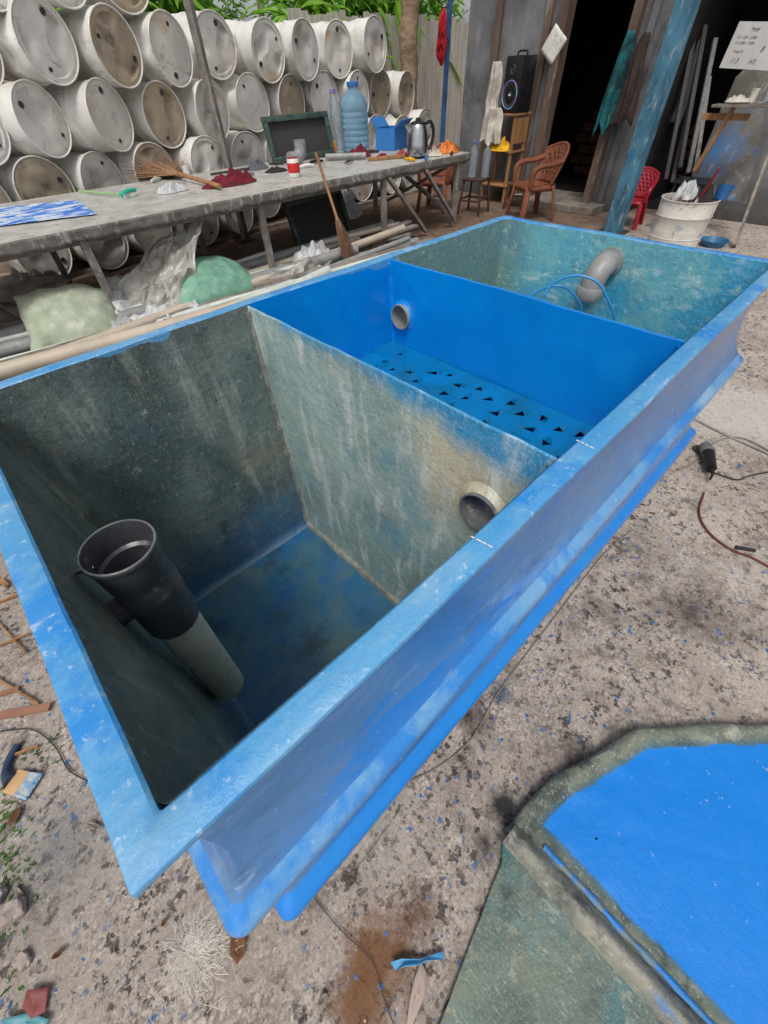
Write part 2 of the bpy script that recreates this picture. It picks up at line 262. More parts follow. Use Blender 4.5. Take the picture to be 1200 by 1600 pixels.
# ------------------------------------------------------------ mesh helpers
class MB:
    def __init__(s):s.v=[];s.f=[]
    def add(s,vs,fs):
        o=len(s.v);s.v+=[V(x) for x in vs];s.f+=[tuple(i+o for i in f) for f in fs];return s
    def box(s,c,size,rot=None,bev=0):
        bm=bmesh.new();bmesh.ops.create_cube(bm,size=1)
        for v in bm.verts:v.co=V((v.co.x*size[0],v.co.y*size[1],v.co.z*size[2]))
        if bev:bmesh.ops.bevel(bm,geom=bm.edges[:],offset=bev,segments=2,affect='EDGES',profile=.5)
        mt=Matrix.Translation(V(c))@((rot if isinstance(rot,Matrix) else Euler(rot or (0,0,0)).to_matrix()).to_4x4())
        bm.verts.index_update();s.add([mt@v.co for v in bm.verts],[[v.index for v in f.verts] for f in bm.faces]);bm.free();return s
    def bar(s,a,b,wd,th,bev=0,ref=(0,0,1)):
        a=V(a);b=V(b);z=(b-a).normalized();x=V(ref).cross(z)
        if x.length<.05:x=V((1,0,0)).cross(z)
        x.normalize();y=z.cross(x);rt=Matrix((x,y,z)).transposed()
        return s.box((a+b)/2,(wd,th,(b-a).length),rt,bev)
    def tube(s,pts,r,seg=10,cap=True,closed=False):
        pts=[V(p) for p in pts];n=len(pts);rr=r if isinstance(r,(list,tuple)) else [r]*n
        t0=(pts[1]-pts[0]).normalized();a=V((0,0,1)) if abs(t0.z)<.9 else V((1,0,0));u=t0.cross(a).normalized()
        vs=[];fs=[]
        for i,p in enumerate(pts):
            t=(pts[min(i+1,n-1)]-pts[max(i-1,0)]).normalized();u=(u-t*u.dot(t)).normalized();w_=t.cross(u)
            for k in range(seg):
                an=2*math.pi*k/seg;vs.append(p+(u*math.cos(an)+w_*math.sin(an))*rr[i])
        for i in range(n-1):
            for k in range(seg):
                k2=(k+1)%seg;fs.append((i*seg+k,i*seg+k2,(i+1)*seg+k2,(i+1)*seg+k))
        if cap:fs.append(tuple(range(seg))[::-1]);fs.append(tuple((n-1)*seg+k for k in range(seg)))
        return s.add(vs,fs)
    def lathe(s,prof,c=(0,0,0),seg=24,mt=None):
        mt=mt or Matrix.Identity(4);vs=[];fs=[];n=len(prof)
        for r,z in prof:
            for k in range(seg):
                a=2*math.pi*k/seg;vs.append(V(c)+mt@V((max(r,1e-4)*math.cos(a),max(r,1e-4)*math.sin(a),z)))
        for i in range(n-1):
            for k in range(seg):
                k2=(k+1)%seg;fs.append((i*seg+k,i*seg+k2,(i+1)*seg+k2,(i+1)*seg+k))
        return s.add(vs,fs)
    def grid(s,fn,nu,nv,skip=None):
        vs=[];fs=[]
        for j in range(nv+1):
            for i in range(nu+1):vs.append(fn(i/nu,j/nv))
        for j in range(nv):
            for i in range(nu):
                if skip and skip(i,j):continue
                a=j*(nu+1)+i;fs.append((a,a+1,a+nu+2,a+nu+1))
        return s.add(vs,fs)
WL={}
def obj(name,mb,mat,parent=None,world=False,smooth=True,wob=0,solid=0,ang=40):
    """one mesh object; world=True: vertices are given in world coordinates"""
    me=bpy.data.meshes.new(name)
    vs=mb.v
    if wob:vs=[v+noise.noise_vector(v*2.3)*wob+noise.noise_vector(v*9)*wob*.35 for v in vs]
    if world:
        if parent is not None:off=WL.get(parent.name,V((0,0,0)))
        else:
            mn=V((min(v.x for v in vs),min(v.y for v in vs),min(v.z for v in vs)));mx=V((max(v.x for v in vs),max(v.y for v in vs),max(v.z for v in vs)))
            off=V(((mn.x+mx.x)/2,(mn.y+mx.y)/2,mn.z))
        vs=[v-off for v in vs]
    me.from_pydata([tuple(v) for v in vs],[],mb.f)
    bm=bmesh.new();bm.from_mesh(me);bmesh.ops.recalc_face_normals(bm,faces=bm.faces);bm.to_mesh(me);bm.free()
    me.materials.append(mat)
    o=bpy.data.objects.new(name,me);COL.objects.link(o)
    if world:
        WL[o.name]=off
        if parent is None:o.location=off
    else:WL[o.name]=V((0,0,0))
    if parent is not None:o.parent=parent
    if smooth:
        me.shade_smooth() if hasattr(me,'shade_smooth') else None
        try:me.set_sharp_from_angle(angle=math.radians(ang))
        except Exception:pass
    if solid:
        md=o.modifiers.new('solid','SOLIDIFY');md.thickness=solid
    return o
def tag(o,label,cat,group=None,kind=None):
    o['label']=label;o['category']=cat
    if group:o['group']=group
    if kind:o['kind']=kind
    return o
def thing(name,label,cat,loc=(0,0,0),rz=0,group=None,rot=None):
    o=bpy.data.objects.new(name,None);COL.objects.link(o);o.location=loc;o.rotation_euler=rot or (0,0,rz);o.empty_display_size=.1
    WL[o.name]=V(loc);return tag(o,label,cat,group)
ALLCH={}
def dup(o,parent=None):
    c=o.copy();COL.objects.link(c)
    if parent is not None:c.parent=parent
    for ch in [x for x in ALLCH.get(o.name,[])]:dup(ch,c)
    return c
def register(o):
    ALLCH[o.name]=list(o.children)
    for c in o.children:register(c)
# ------------------------------------------------------------ ground
g=MB()
xs=[-300,-40,-8]+[-6+i*.5 for i in range(33)]+[12,40,300]
n=len(xs);g.add([(x,y,0) for y in xs for x in xs],[(j*n+i,j*n+i+1,(j+1)*n+i+1,(j+1)*n+i) for j in range(n-1) for i in range(n-1)])
o=obj('ground',g,m_ground);o['kind']='structure'
# ------------------------------------------------------------ the tank
D=.49
RZ=H-D
X0,X1,Y0,Y1=-.378*D,4.346*D,.318*D,2.758*D
RW=.091*D
A1,A2=1.272*D,2.613*D
tank=thing('fiberglass_tank','large open blue fiberglass tank with three chambers, filling the middle of the yard','tank',((X0+X1)/2,(Y0+Y1)/2,0))
def ring(x0,x1,y0,y1,r,n=6,e=40):
    pts=[];cs=[(x1-r,y0+r,-90),(x1-r,y1-r,0),(x0+r,y1-r,90),(x0+r,y0+r,180)]
    for ci,(cx,cy,a0) in enumerate(cs):
        for k in range(n+1):
            a=math.radians(a0+90*k/n);pts.append((cx+r*math.cos(a),cy+r*math.sin(a)))
        nx=cs[(ci+1)%4];a=math.radians(nx[2]);q=(nx[0]+r*math.cos(a),nx[1]+r*math.sin(a));p=pts[-1]
        for k in range(1,e):pts.append((p[0]+(q[0]-p[0])*k/e,p[1]+(q[1]-p[1])*k/e))
    return pts
def sweep(mb,prof,rad=.004):
    rs=[[(x,y,z) for x,y in ring(X0-o_,X1+o_,Y0-o_,Y1+o_,max(.004,rad+o_*.3))] for o_,z in prof]
    n=len(rs[0]);vs=[p for r in rs for p in r]
    fs=[(i*n+k,i*n+(k+1)%n,(i+1)*n+(k+1)%n,(i+1)*n+k) for i in range(len(rs)-1) for k in range(n)]
    mb.add(vs,fs)
rim=MB();sweep(rim,[(-RW,RZ-.03),(-RW,RZ-.004),(-RW+.004,RZ),(-RW*.5,RZ+.001),(-.006,RZ),(-.0015,RZ-.0015),(0,RZ-.005),(0,RZ-.012),(-.002,RZ-.015),(-.016,RZ-.018)])
obj('rim',rim,m_rim,tank,True,wob=.004)
ow=MB()
sweep(ow,[(-.016,RZ-.018),(-.024,RZ-.03),(-.031,RZ-.07),(-.034,RZ-.13),(-.033,RZ-.19),(-.027,RZ-.24),(-.012,RZ-.285),(.006,RZ-.315),(.015,RZ-.325)],.014)
sweep(ow,[(.002,RZ-.386),(-.022,RZ-.40),(-.030,RZ-.45),(-.034,RZ-.52),(-.030,RZ-.59),(-.015,RZ-.645),(.011,RZ-.688)],.014)
sweep(ow,[(.0,RZ-.764),(-.022,RZ-.78),(-.028,RZ-.85),(-.034,.06),(-.05,.03),(-.12,.025)],.014)
obj('outer_wall',ow,m_wall,tank,True,wob=.004)
rb=MB();sweep(rb,[(.012,RZ-.322),(.026,RZ-.335),(.035,RZ-.342),(.040,RZ-.349),(.042,RZ-.356),(.042,RZ-.372),(.039,RZ-.378),(.0,RZ-.388)],.014)
o=obj('rib',rb,m_rib1,tank,True,wob=.004);o['label']='pale scuffed blue upper rib'
rb=MB();sweep(rb,[(.008,RZ-.685),(.026,RZ-.702),(.038,RZ-.711),(.043,RZ-.718),(.045,RZ-.725),(.045,RZ-.746),(.042,RZ-.753),(.0,RZ-.765)],.014)
o=obj('rib',rb,m_rib2,tank,True,wob=.004);o['label']='bright blue lower rib'
# inner walls
ZF=.055
def ins(z):return .03*(RZ-z)/RZ
def uwall(mb,xo,xe,r=.03,e=36):
    """three walls of an end chamber, open at x=xo, closed at x=xe"""
    sgn=1 if xe>xo else -1;y0,y1=Y0+RW,Y1-RW
    lv=[(ins(z),z) for z in [RZ-.002-(RZ-.002-(ZF+.04))*i/26 for i in range(27)]]
    t=ins(ZF+.04);lv+=[(t+.04*(1-math.cos(a)),ZF+.04-.04*math.sin(a)) for a in [math.radians(15*i) for i in range(1,7)]]
    rows=[]
    for t,z in lv:
        xa,ya,yb=xe-sgn*t,y0+t,y1-t;pts=[]
        for k in range(e):pts.append((xo+(xa-sgn*r-xo)*k/e,yb,z))
        for k in range(7):
            a=math.radians(90*k/6);pts.append((xa-sgn*r+sgn*r*math.sin(a),yb-r+r*math.cos(a),z))
        for k in range(1,e):pts.append((xa,yb-r+(ya+r-yb+r)*k/e,z))
        for k in range(7):
            a=math.radians(90*k/6);pts.append((xa-sgn*r+sgn*r*math.cos(a),ya+r-r*math.sin(a),z))
        for k in range(1,e+1):pts.append((xa-sgn*r+(xo-xa+sgn*r)*k/e,ya,z))
        rows.append(pts)
    n=len(rows[0]);mb.add([p for r_ in rows for p in r_],[(i*n+k,i*n+k+1,(i+1)*n+k+1,(i+1)*n+k) for i in range(len(rows)-1) for k in range(n-1)])
def flr(mb,xa,xb,z):mb.grid(lambda u,v:V((xa+(xb-xa)*u,Y0+RW+(Y1-Y0-2*RW)*v,z)),24,24)
a=MB();uwall(a,A1,X0+RW,.014);o=obj('chamber_lining',a,m_in_near,tank,True,wob=.006);o['label']='raw green-grey lining of the nearest chamber'
a=MB();flr(a,X0+.04,A1,ZF+.002);obj('chamber_floor',a,m_floor_near,tank,True,wob=.006)
a=MB();uwall(a,A2,X1-RW);o=obj('chamber_lining',a,m_in_far,tank,True,wob=.006);o['label']='teal lining of the farthest chamber'
a=MB();flr(a,A2,X1-.04,ZF+.002);obj('chamber_floor',a,m_in_far,tank,True,wob=.006)
for s_ in (0,1):
    a=MB()
    a.grid(lambda u,v:V((A1+(A2-A1)*u,(Y0+RW+ins(RZ-v*(RZ-ZF))) if s_==0 else (Y1-RW-ins(RZ-v*(RZ-ZF))),RZ-.002-v*(RZ-.002-ZF))),16,28)
    o=obj('chamber_lining',a,m_blue,tank,True,wob=.006);o['label']='bright blue side lining of the middle chamber'
a=MB();flr(a,A1+.016,A2,ZF+.002);obj('chamber_floor',a,m_blue,tank,True)
# partitions with pipe holes
def partition(xc,mat,hole,rh,label,beadmat):
    mb=MB();ny,nz=112,105;th=.007;y0,y1=Y0+RW-.001,Y1-RW+.001
    def pt(i,j,s):
        y=y0+(y1-y0)*i/ny;z=ZF+(RZ-.008-ZF)*j/nz
        bow=.012*math.sin(math.pi*(y-y0)/(y1-y0))*(z/RZ)
        top_=(.004*math.sin(math.pi*(y-y0)/(y1-y0))+.0022*noise.noise(V((y*14,xc,0)))) if j==nz else 0
        return V((xc+bow+s*th/2,y,z-top_))
    for s in (-1,1):
        vs=[pt(i,j,s) for j in range(nz+1) for i in range(ny+1)];fs=[]
        for j in range(nz):
            for i in range(ny):
                q=j*(ny+1)+i;c=(vs[q]+vs[q+ny+2])/2
                if (c.yz-V((hole.y,hole.z))).length>rh:fs.append((q,q+1,q+ny+2,q+ny+1))
        mb.add(vs,fs)
    mb.add([pt(i,nz,s)+V((0,0,dz)) for s,dz in ((-1,0),(-.6,.003),(.6,.003),(1,0)) for i in range(ny+1)],[(r*(ny+1)+i,r*(ny+1)+i+1,(r+1)*(ny+1)+i+1,(r+1)*(ny+1)+i) for r in range(3) for i in range(ny)])
    o=obj('partition',mb,mat,tank,True,wob=.004);o['label']=label
    for yy,sg in ((Y0+RW,1),(Y1-RW,-1)):
        bd=MB();bd.tube([(xc,yy+sg*(ins(z)+.002),z) for z in [ZF+(RZ-.02-ZF)*k/60 for k in range(61)]],[.013+.008*noise.noise(V((k*.6,yy,xc))) for k in range(61)],8)
        obj('resin_bead',bd,beadmat,o,True,wob=.004)
    bd=MB();bd.tube([(xc,Y0+RW+.03+(Y1-Y0-2*RW-.06)*k/40,ZF+.004) for k in range(41)],[.02+.009*noise.noise(V((k*.5,xc,3))) for k in range(41)],8)
    obj('resin_bead',bd,beadmat,o,True)
    return o
S1=c_s1.copy();S2=PX(631,493,A2)
p1=partition(A1,m_part1,V((0,S1.y,S1.z)),.052,'raw fibreglass partition, nearest',m_resin)
p2=partition(A2,m_blue,V((0,S2.y,S2.z)),.048,'bright blue partition, farther',m_blue)
rotX=Matrix.Rotation(math.radians(-90),4,'Y') # local z -> -X
def socket(c,r,ln,back_,mout,mcol,label):
    t=MB();t.lathe([(r-.005,-back_),(r-.005,ln-.001),(r-.004,ln),(r-.001,ln),(r,ln-.002),(r,-back_),(r-.005,-back_)],c,36,rotX)
    o=obj('pipe_socket',t,mout,tank,True);o['label']=label
    t=MB()
    t.lathe([(r+.020,.000),(r+.012,.004),(r+.006,.008),(r+.001,min(.016,ln-.004)),(r-.002,min(.016,ln-.004))],c,36,rotX)
    obj('resin_collar',t,mcol,o,True,wob=.008);return o
socket(V((A1,S1.y,S1.z)),.056,.024,.075,m_pvc_mid,m_part1,'fibre coated pipe socket through the raw partition')
socket(V((A2,S2.y,S2.z)),.05,.028,.06,m_pvc,m_blue,'pipe socket painted into the blue partition')
# filter plate with triangular slots
fp=MB();tablist=[];ZP=.77
nx,ny=7,15;px0,px1,py0,py1=A1+.018,A2-.045,Y0+RW+.030,Y1-RW-.014
for i in range(nx):
    for j in range(ny):
        a0=px0+(px1-px0)*i/nx;a1_=px0+(px1-px0)*(i+1)/nx;b0=py0+(py1-py0)*j/ny;b1=py0+(py1-py0)*(j+1)/ny
        A=(a0,b0,ZP);B=(a1_,b0,ZP);C_=(a1_,b1,ZP);D_=(a0,b1,ZP)
        if i in(0,1) or j in (0,ny-1) or R.random()<.10:fp.add([A,B,C_,D_],[(0,1,2,3)]);continue
        cx=(a0+a1_)/2+R.uniform(-.008,.008)+(.015 if j%2 else -.015);cy=(b0+b1)/2+R.uniform(-.006,.006)
        sz=.018+R.uniform(-.003,.004);an=math.radians(150+(20 if (i+j)%2 else -20)+R.uniform(-30,30));el_=R.uniform(1.2,2.0)
        T=[(cx+sz*k*math.cos(an+math.radians(q)),cy+sz*k*math.sin(an+math.radians(q)),ZP) for q,k in ((0,el_),(120+R.uniform(-14,14),1),(-125+R.uniform(-14,14),1))]
        T=[(min(max(p[0],a0+.003),a1_-.003),min(max(p[1],b0+.003),b1-.003),ZP) for p in T]
        T=sorted(T,key=lambda p:math.atan2(p[1]-cy,p[0]-cx));vs=[A,B,C_,D_]+T
        bm=bmesh.new();bv=[bm.verts.new(p) for p in vs]
        ed=[bm.edges.new((bv[q],bv[(q+1)%4])) for q in range(4)]+[bm.edges.new((bv[4+q],bv[4+(q+1)%3])) for q in range(3)]
        bmesh.ops.triangle_fill(bm,edges=ed,use_beauty=True);bm.verts.index_update()
        fs=[[v.index for v in f.verts] for f in bm.faces if set(v.index for v in f.verts)!={4,5,6}]
        fp.add([v.co for v in bm.verts],fs);bm.free()
        p_,q_=V(T[0]),V(T[1]);mid=(p_+q_)/2;outw=(mid-V((cx,cy,ZP))).normalized()
        tablist.append((p_,q_,mid+outw*sz*R.uniform(.3,1.1)+V((0,0,R.uniform(.012,.022)))))
# plain margins that carry the plate to the chamber walls
for (xa,xb,ya,yb) in ((px1,A2-.002,Y0+RW+.004,Y1-RW-.004),(px0,px1,Y0+RW+.004,py0),(px0,px1,py1,Y1-RW-.004)):
    fp.add([(xa,ya,ZP),(xb,ya,ZP),(xb,yb,ZP),(xa,yb,ZP)],[(0,1,2,3)])
o=obj('filter_plate',fp,m_plate,tank,True,smooth=False,solid=-.004)
for t_ in tablist:
    a=MB();a.add(t_,[(0,1,2)]);obj('slot_tab',a,m_plate,o,True,smooth=False,solid=.002)
# drop pipe
top=V((-.052,.672,1.035));bot=V((-.070,.69,.33))
ax=(top-bot).normalized()
dp=MB();dp.tube([bot,top-ax*.16],.050,32,cap=False);dp.tube([bot+ax*.001,top-ax*.16],.046,32,cap=False)
pipe=obj('drop_pipe',dp,m_pvc_w,tank,True)
q=ax.to_track_quat('Z','Y').to_matrix().to_4x4()
cp=MB();cp.lathe([(.050,-.27),(.0565,-.268),(.058,-.262),(.058,-.17),(.060,-.16),(.0605,-.12),(.0585,-.115),(.0585,-.075),(.0605,-.07),(.063,-.012),(.0660,-.010),(.0660,-.003)],top,40,q)
cp.lathe([(.0618,-.002),(.0600,-.06),(.053,-.065),(.053,-.20)],top,40,q)
obj('coupling',cp,m_pvc_dark,pipe,True)
a=MB();a.lathe([(.0660,-.003),(.0657,0),(.0645,.0008),(.0622,.0004),(.0618,-.003)],top,40,q);obj('coupling_edge',a,m_pvc_mid,pipe,True)
sd_=MB();c=top-ax*.14;sd_.tube([c+V((-.02,.0,-.01)),c+V((-.082,.005,-.02))],.030,24);obj('side_outlet',sd_,m_pvc_dark,pipe,True)
bt=MB();c=top+V((-.060,.035,-.045));bt.tube([c,c+V((-.028,.012,0))],.005,10);bt.lathe([(0,0),(.010,0),(.011,.004),(.010,.010),(0,.011)],c+V((-.004,.0,0)),6,Matrix.Rotation(math.radians(90),4,'Y'))
obj('bolt',bt,m_steel,pipe,True)
# elbow pipe in the far chamber
e0=PX(955,408,X1-RW);el=MB();pts=[V((X1-RW-.002,e0.y,e0.z)),V((X1-RW-.03,e0.y,e0.z))]
for k in range(0,10):
    a=math.radians(90*k/9);pts.append(V((X1-RW-.035-.07*math.sin(a),e0.y+.01*k/9,e0.z-.07+.07*math.cos(a))))
pts.append(pts[-1]+V((0,0,-.02)))
el.tube(pts,[.05]*len(pts),28,cap=False)
o=obj('elbow_pipe',el,m_pvc,tank,True)
c=MB();c.lathe([(.044,0),(.055,0),(.057,-.003),(.057,-.045),(.055,-.048),(.050,-.048)],pts[-1]+V((0,0,.015)),28)
c.tube([pts[-1]+V((0,0,.02)),pts[-1]+V((0,0,-.034))],.046,24,cap=False)
obj('pipe_collar',c,m_pvc,o,True)
c=MB();c.lathe([(.050,0),(.057,.002),(.057,.03),(.05,.032)],V((X1-RW-.002,e0.y,e0.z)),28,rotX);obj('pipe_collar',c,m_pvc,o,True)
# saw marks
for (a_,b_) in (((732,838),(778,862)),((897,688),(934,706))):
    mk=MB();p_,q_=P(*a_,RZ),P(*b_,RZ);p_=p_+(q_-p_)*.08;q_=p_+(q_-p_)*.82
    for t in range(4):
        s0=p_.lerp(q_,t/4);s1=p_.lerp(q_,(t+R.uniform(.6,.9))/4);mk.bar(s0+V((0,0,.003)),s1+V((0,0,.003)),.0018,.0016)
    obj('saw_mark',mk,m_white,tank,True,smooth=False)
# hose
hz=MB()
for arc in ([(822,470),(835,458),(862,447),(885,450),(900,464),(908,482),(910,510)],[(850,462),(862,445),(885,433),(910,431),(935,443),(950,468),(960,496),(958,520)]):
    cp_=[PX(u,v,1.36+.05*i/len(arc)*3) for i,(u,v) in enumerate(arc)];pp=[]
    for i in range(len(cp_)-1):
        a0=cp_[max(i-1,0)];a1_=cp_[i];a2_=cp_[i+1];a3=cp_[min(i+2,len(cp_)-1)]
        for k in range(6):
            t=k/6;pp.append(.5*((2*a1_)+(a2_-a0)*t+(2*a0-5*a1_+4*a2_-a3)*t*t+(3*a1_-a0-3*a2_+a3)*t**3))
    pp.append(cp_[-1]);hz.tube(pp,.0036,8)
tag(obj('hose',hz,m_hose,None,True),'thin blue hose looping inside the farthest chamber of the tank','hose')
# ------------------------------------------------------------ drums
def cr(cps,k=6):
    out=[]
    for i in range(len(cps)-1):
        a0,a1_,a2_,a3=cps[max(i-1,0)],cps[i],cps[i+1],cps[min(i+2,len(cps)-1)]
        for q in range(k):
            t=q/k;out.append(.5*((2*a1_)+(a2_-a0)*t+(2*a0-5*a1_+4*a2_-a3)*t*t+(3*a1_-a0-3*a2_+a3)*t**3))
    out.append(cps[-1]);return out
RY=Matrix.Rotation(math.radians(90),4,'X') # z -> -Y
b0=thing('steel_drum','x','drum')
def drumbody(dent):
    bd=MB();pr=[(.283,-.86),(.285,-.85)]
    for k in range(7):pr.append((.285,-.82+.035*k))
    for zc in (-.57,-.29):pr+=[(.285,zc-.03),(.289,zc-.014),(.293,zc),(.289,zc+.014),(.285,zc+.03)]
    pr+=[(.285,-.44),(.285,-.36),(.285,-.2),(.285,-.12),(.285,-.06)]
    pr=sorted(pr,key=lambda t:t[1])+[(.285,-.02),(.287,-.008),(.293,-.006),(.296,0),(.293,.005),(.286,.005),(.282,.001),(.281,-.006)]
    bd.lathe([(0,-.86)]+pr,(0,0,0),40,RY)
    if dent:
        nv=[]
        for v in bd.v:
            rr=math.hypot(v.x,v.z)
            if rr>.2 and .03<v.y<.84:
                k=1-dent*max(0,noise.noise(V((v.x*4,v.y*4,v.z*4+dent*50)))-.08)
                v=V((v.x*k,v.y,v.z*k))
            nv.append(v)
        bd.v=nv
    return bd
bodyo=obj('drum_body',drumbody(0),m_barrel,b0)
bodies=[bodyo.data]
for dd in (.45,.65,.85):
    t_=obj('drum_body',drumbody(dd),m_barrel);bodies.append(t_.data);bpy.data.objects.remove(t_)
def lid(dent):
    l=MB();l.lathe([(0,-.002),(.06,-.0022),(.12,-.0025),(.16,-.003),(.2,-.004),(.235,-.005),(.245,-.003),(.262,-.003),(.281,-.007)],(0,0,0),40,RY)
    if dent:l.v=[V((v.x,v.y+(dent*max(0,noise.noise(V((v.x*5,dent*90,v.z*5)))) if math.hypot(v.x,v.z)<.24 else 0),v.z)) for v in l.v]
    return l
ld=obj('lid',lid(0),m_lid,b0)
lids=[ld.data]
for dd in (.06,.10):
    t_=obj('lid',lid(dd),m_lid);lids.append(t_.data);bpy.data.objects.remove(t_)
lidsoil=[m_.copy() for m_ in lids]
for m_ in lidsoil:m_.materials.clear();m_.materials.append(m_lid2)
for a_,r_ in ((0,.021),(math.pi,.012)):
    bg_=MB();c=V((.2*math.cos(a_),0,.2*math.sin(a_)));bg_.lathe([(r_+.006,-.005),(r_+.006,.003),(r_,.003),(r_-.002,-.001),(0,-.001)],c,16,RY)
    obj('bung',bg_,m_dark,ld)
register(b0)
ordn=['first','second','third','fourth','fifth','sixth','seventh','eighth','ninth','tenth','eleventh','twelfth']
rown={3:'top full row',2:'third row up'}
first=True
for k in range(5):
    cnt=0
    for i in range(12):
        x=.54+.65*i+(.0 if k%2 else -.325)
        if k==4 and (x>3.3):continue
        if x<.35 or x>7.9:continue
        if k>=3 and x>6.95:continue
        x+=.12 if x>3.5 else 0
        lft=x<3.5
        y=(6.68 if lft else 7.05)+R.uniform(-.15,.12);z=.33+.52*k+R.uniform(-.03,.03)
        r_=b0 if first else dup(b0);first=False
        r_.location=(x+R.uniform(-.03,.03),y,z);rz_=(R.uniform(.14,.42) if lft else R.uniform(.06,.28))
        if k==2 and i in (2,3):rz_=.5
        r_.rotation_euler=(R.uniform(-.04,.06),0,rz_)
        ry_=R.uniform(0,6.28)
        r_['group']='white steel drums stacked behind the table'
        if k>=2 and k<4:r_['label']='white steel drum, %s from the left in the %s of the stack'%(ordn[cnt],rown[k])
        elif k==4:r_['label']='white steel drum on the very top of the stack, %s from the left'%ordn[cnt]
        elif k==1:r_['label']='white steel drum, %s from the left in the second row from the ground'%ordn[cnt]
        else:r_['label']='white steel drum lying in the bottom row, mostly hidden behind the table'
        cnt+=1
        soiled=R.random()<.24 or (k==2 and i==4);vi=R.choice((0,1,1,2));bi=R.choice((0,1,2,3))
        for c in r_.children:
            c.rotation_euler=(0,ry_,0)
            if c.name.startswith('lid'):
                c.data=(lidsoil if soiled else lids)[vi]
                if soiled:c['label']='soiled brownish lid'
            elif c.name.startswith('drum_body'):c.data=bodies[bi]
for i,y_ in enumerate((6.85,7.45)):
    sk=MB();sk.box((4.2,y_,.02),(8.2,.12,.04))
    tag(obj('timber_sleeper',sk,m_oldwood,None,True,smooth=False),'low dark timber sleeper under the %s ends of the bottom drums'%('front','rear')[i],'timber')
# ------------------------------------------------------------ table
TZ=.83;TX0,TX1,TY0,TY1=-1.4,6.05,4.55,6.42
tb=thing('work_table','long resin-stained work table standing in front of the white drums','table',((TX0+TX1)/2,(TY0+TY1)/2,0))
def ttop(u,v):
    x=TX0+(TX1-TX0)*u;y=TY0+(TY1-TY0)*v;return V((x,y,TZ+.003*noise.noise(V((x*1.3,y*1.3,0)))))
a=MB();a.grid(ttop,70,18);a.grid(lambda u,v:ttop(u,v)-V((0,0,.02)),70,18);obj('tabletop',a,m_table,tb,True)
a=MB()
def edgef(u,v):
    x=TX0+(TX1-TX0)*u;dr=.085+.022*noise.noise(V((x*5,0,0)))+.012*noise.noise(V((x*23,3,0)))
    return V((x,TY0-.012-.006*noise.noise(V((x*8,v*3,0))),TZ+.004-dr*v))
a.grid(edgef,240,4)
obj('edge_drape',a,m_tedge,tb,True,solid=.004)
a=MB()
a.grid(lambda u,v:V((TX1+.012,TY0+(TY1-TY0)*u,TZ+.004-(.07+.02*noise.noise(V((u*30,0,0))))*v)),60,3)
obj('edge_drape',a,m_tedge,tb,True,solid=.004)
for y_ in (TY0+.06,TY1-.08):
    a=MB();a.box(((TX0+TX1)/2,y_,TZ-.075),(TX1-TX0-.06,.04,.08));obj('rail',a,m_oldwood,tb,True,smooth=False)
for x_ in (-1.2,.9,2.62,4.4,5.85):
    for y_ in (TY0+.05,TY1-.1):
        a=MB();a.box((x_,y_,(TZ-.04)/2),(.06,.06,TZ-.05),bev=.004);obj('leg',a,m_post,tb,True,smooth=False)
for (a_,b_) in (((4.45,TY0+.02,.75),(5.2,TY0+.02,.05)),((5.85,TY0+.02,.08),(5.1,TY0+.02,.78)),((5.89,TY0+.1,.75),(5.89,TY1-.2,.1)),((5.91,TY0+.1,.1),(5.91,TY1-.2,.75))):
    a=MB();a.bar(a_,b_,.06,.035);obj('brace',a,m_post,tb,True,smooth=False)
def T(u,v,ym=6.25):
    p=P(u,v,TZ+.003)
    if p.y>ym:p=V((p.x*ym/p.y,ym,p.z))
    p.x=min(p.x,5.92);p.y=max(p.y,TY0+.06);return p
def lathe_thing(name,label,cat,loc,parts,group=None,rot=None,s=1):
    t=thing(name,label,cat,loc,0,group,rot);t.scale=(s,s,s)
    for pn,prof,mat,seg in parts:
        a=MB();a.lathe(prof,(0,0,0),seg);obj(pn,a,mat,t)
    return t
def bottle(loc,h,r,mat,capm,label,ribs=True,name='water_bottle',rot=None,group=None):
    pr=[(0,.004),(r*.8,0),(r,.012)]
    nrib=7
    for i in range(nrib):
        z=.02+(h*.62)*i/nrib;pr+=[(r,z),(r*(.955 if ribs else .99),z+h*.03),(r,z+h*.06)]
    pr+=[(r,h*.68),(r*.85,h*.78),(r*.45,h*.88),(r*.36,h*.9),(r*.36,h*.94)]
    cpz=h*.94
    return lathe_thing(name,label,'bottle',loc,[('bottle_body',pr,mat,20),('cap',[(r*.4,cpz-.005),(r*.42,cpz),(r*.42,h-.002),(r*.38,h),(0,h)],capm,16)],group,rot)
m_purple=simple('purple_cap',srgb(150,120,190),.4);m_capb=simple('blue_cap',srgb(60,120,200),.4);m_orange=simple('orange_plastic',srgb(214,120,40),.45)
bottle(T(557,236),.72,.20,m_jug,m_capb,'large round blue water jug standing on the table','True',name='water_jug')
bottle(T(527,232),.66,.095,m_clear,m_purple,'tall clear plastic bottle left of the blue water jug')
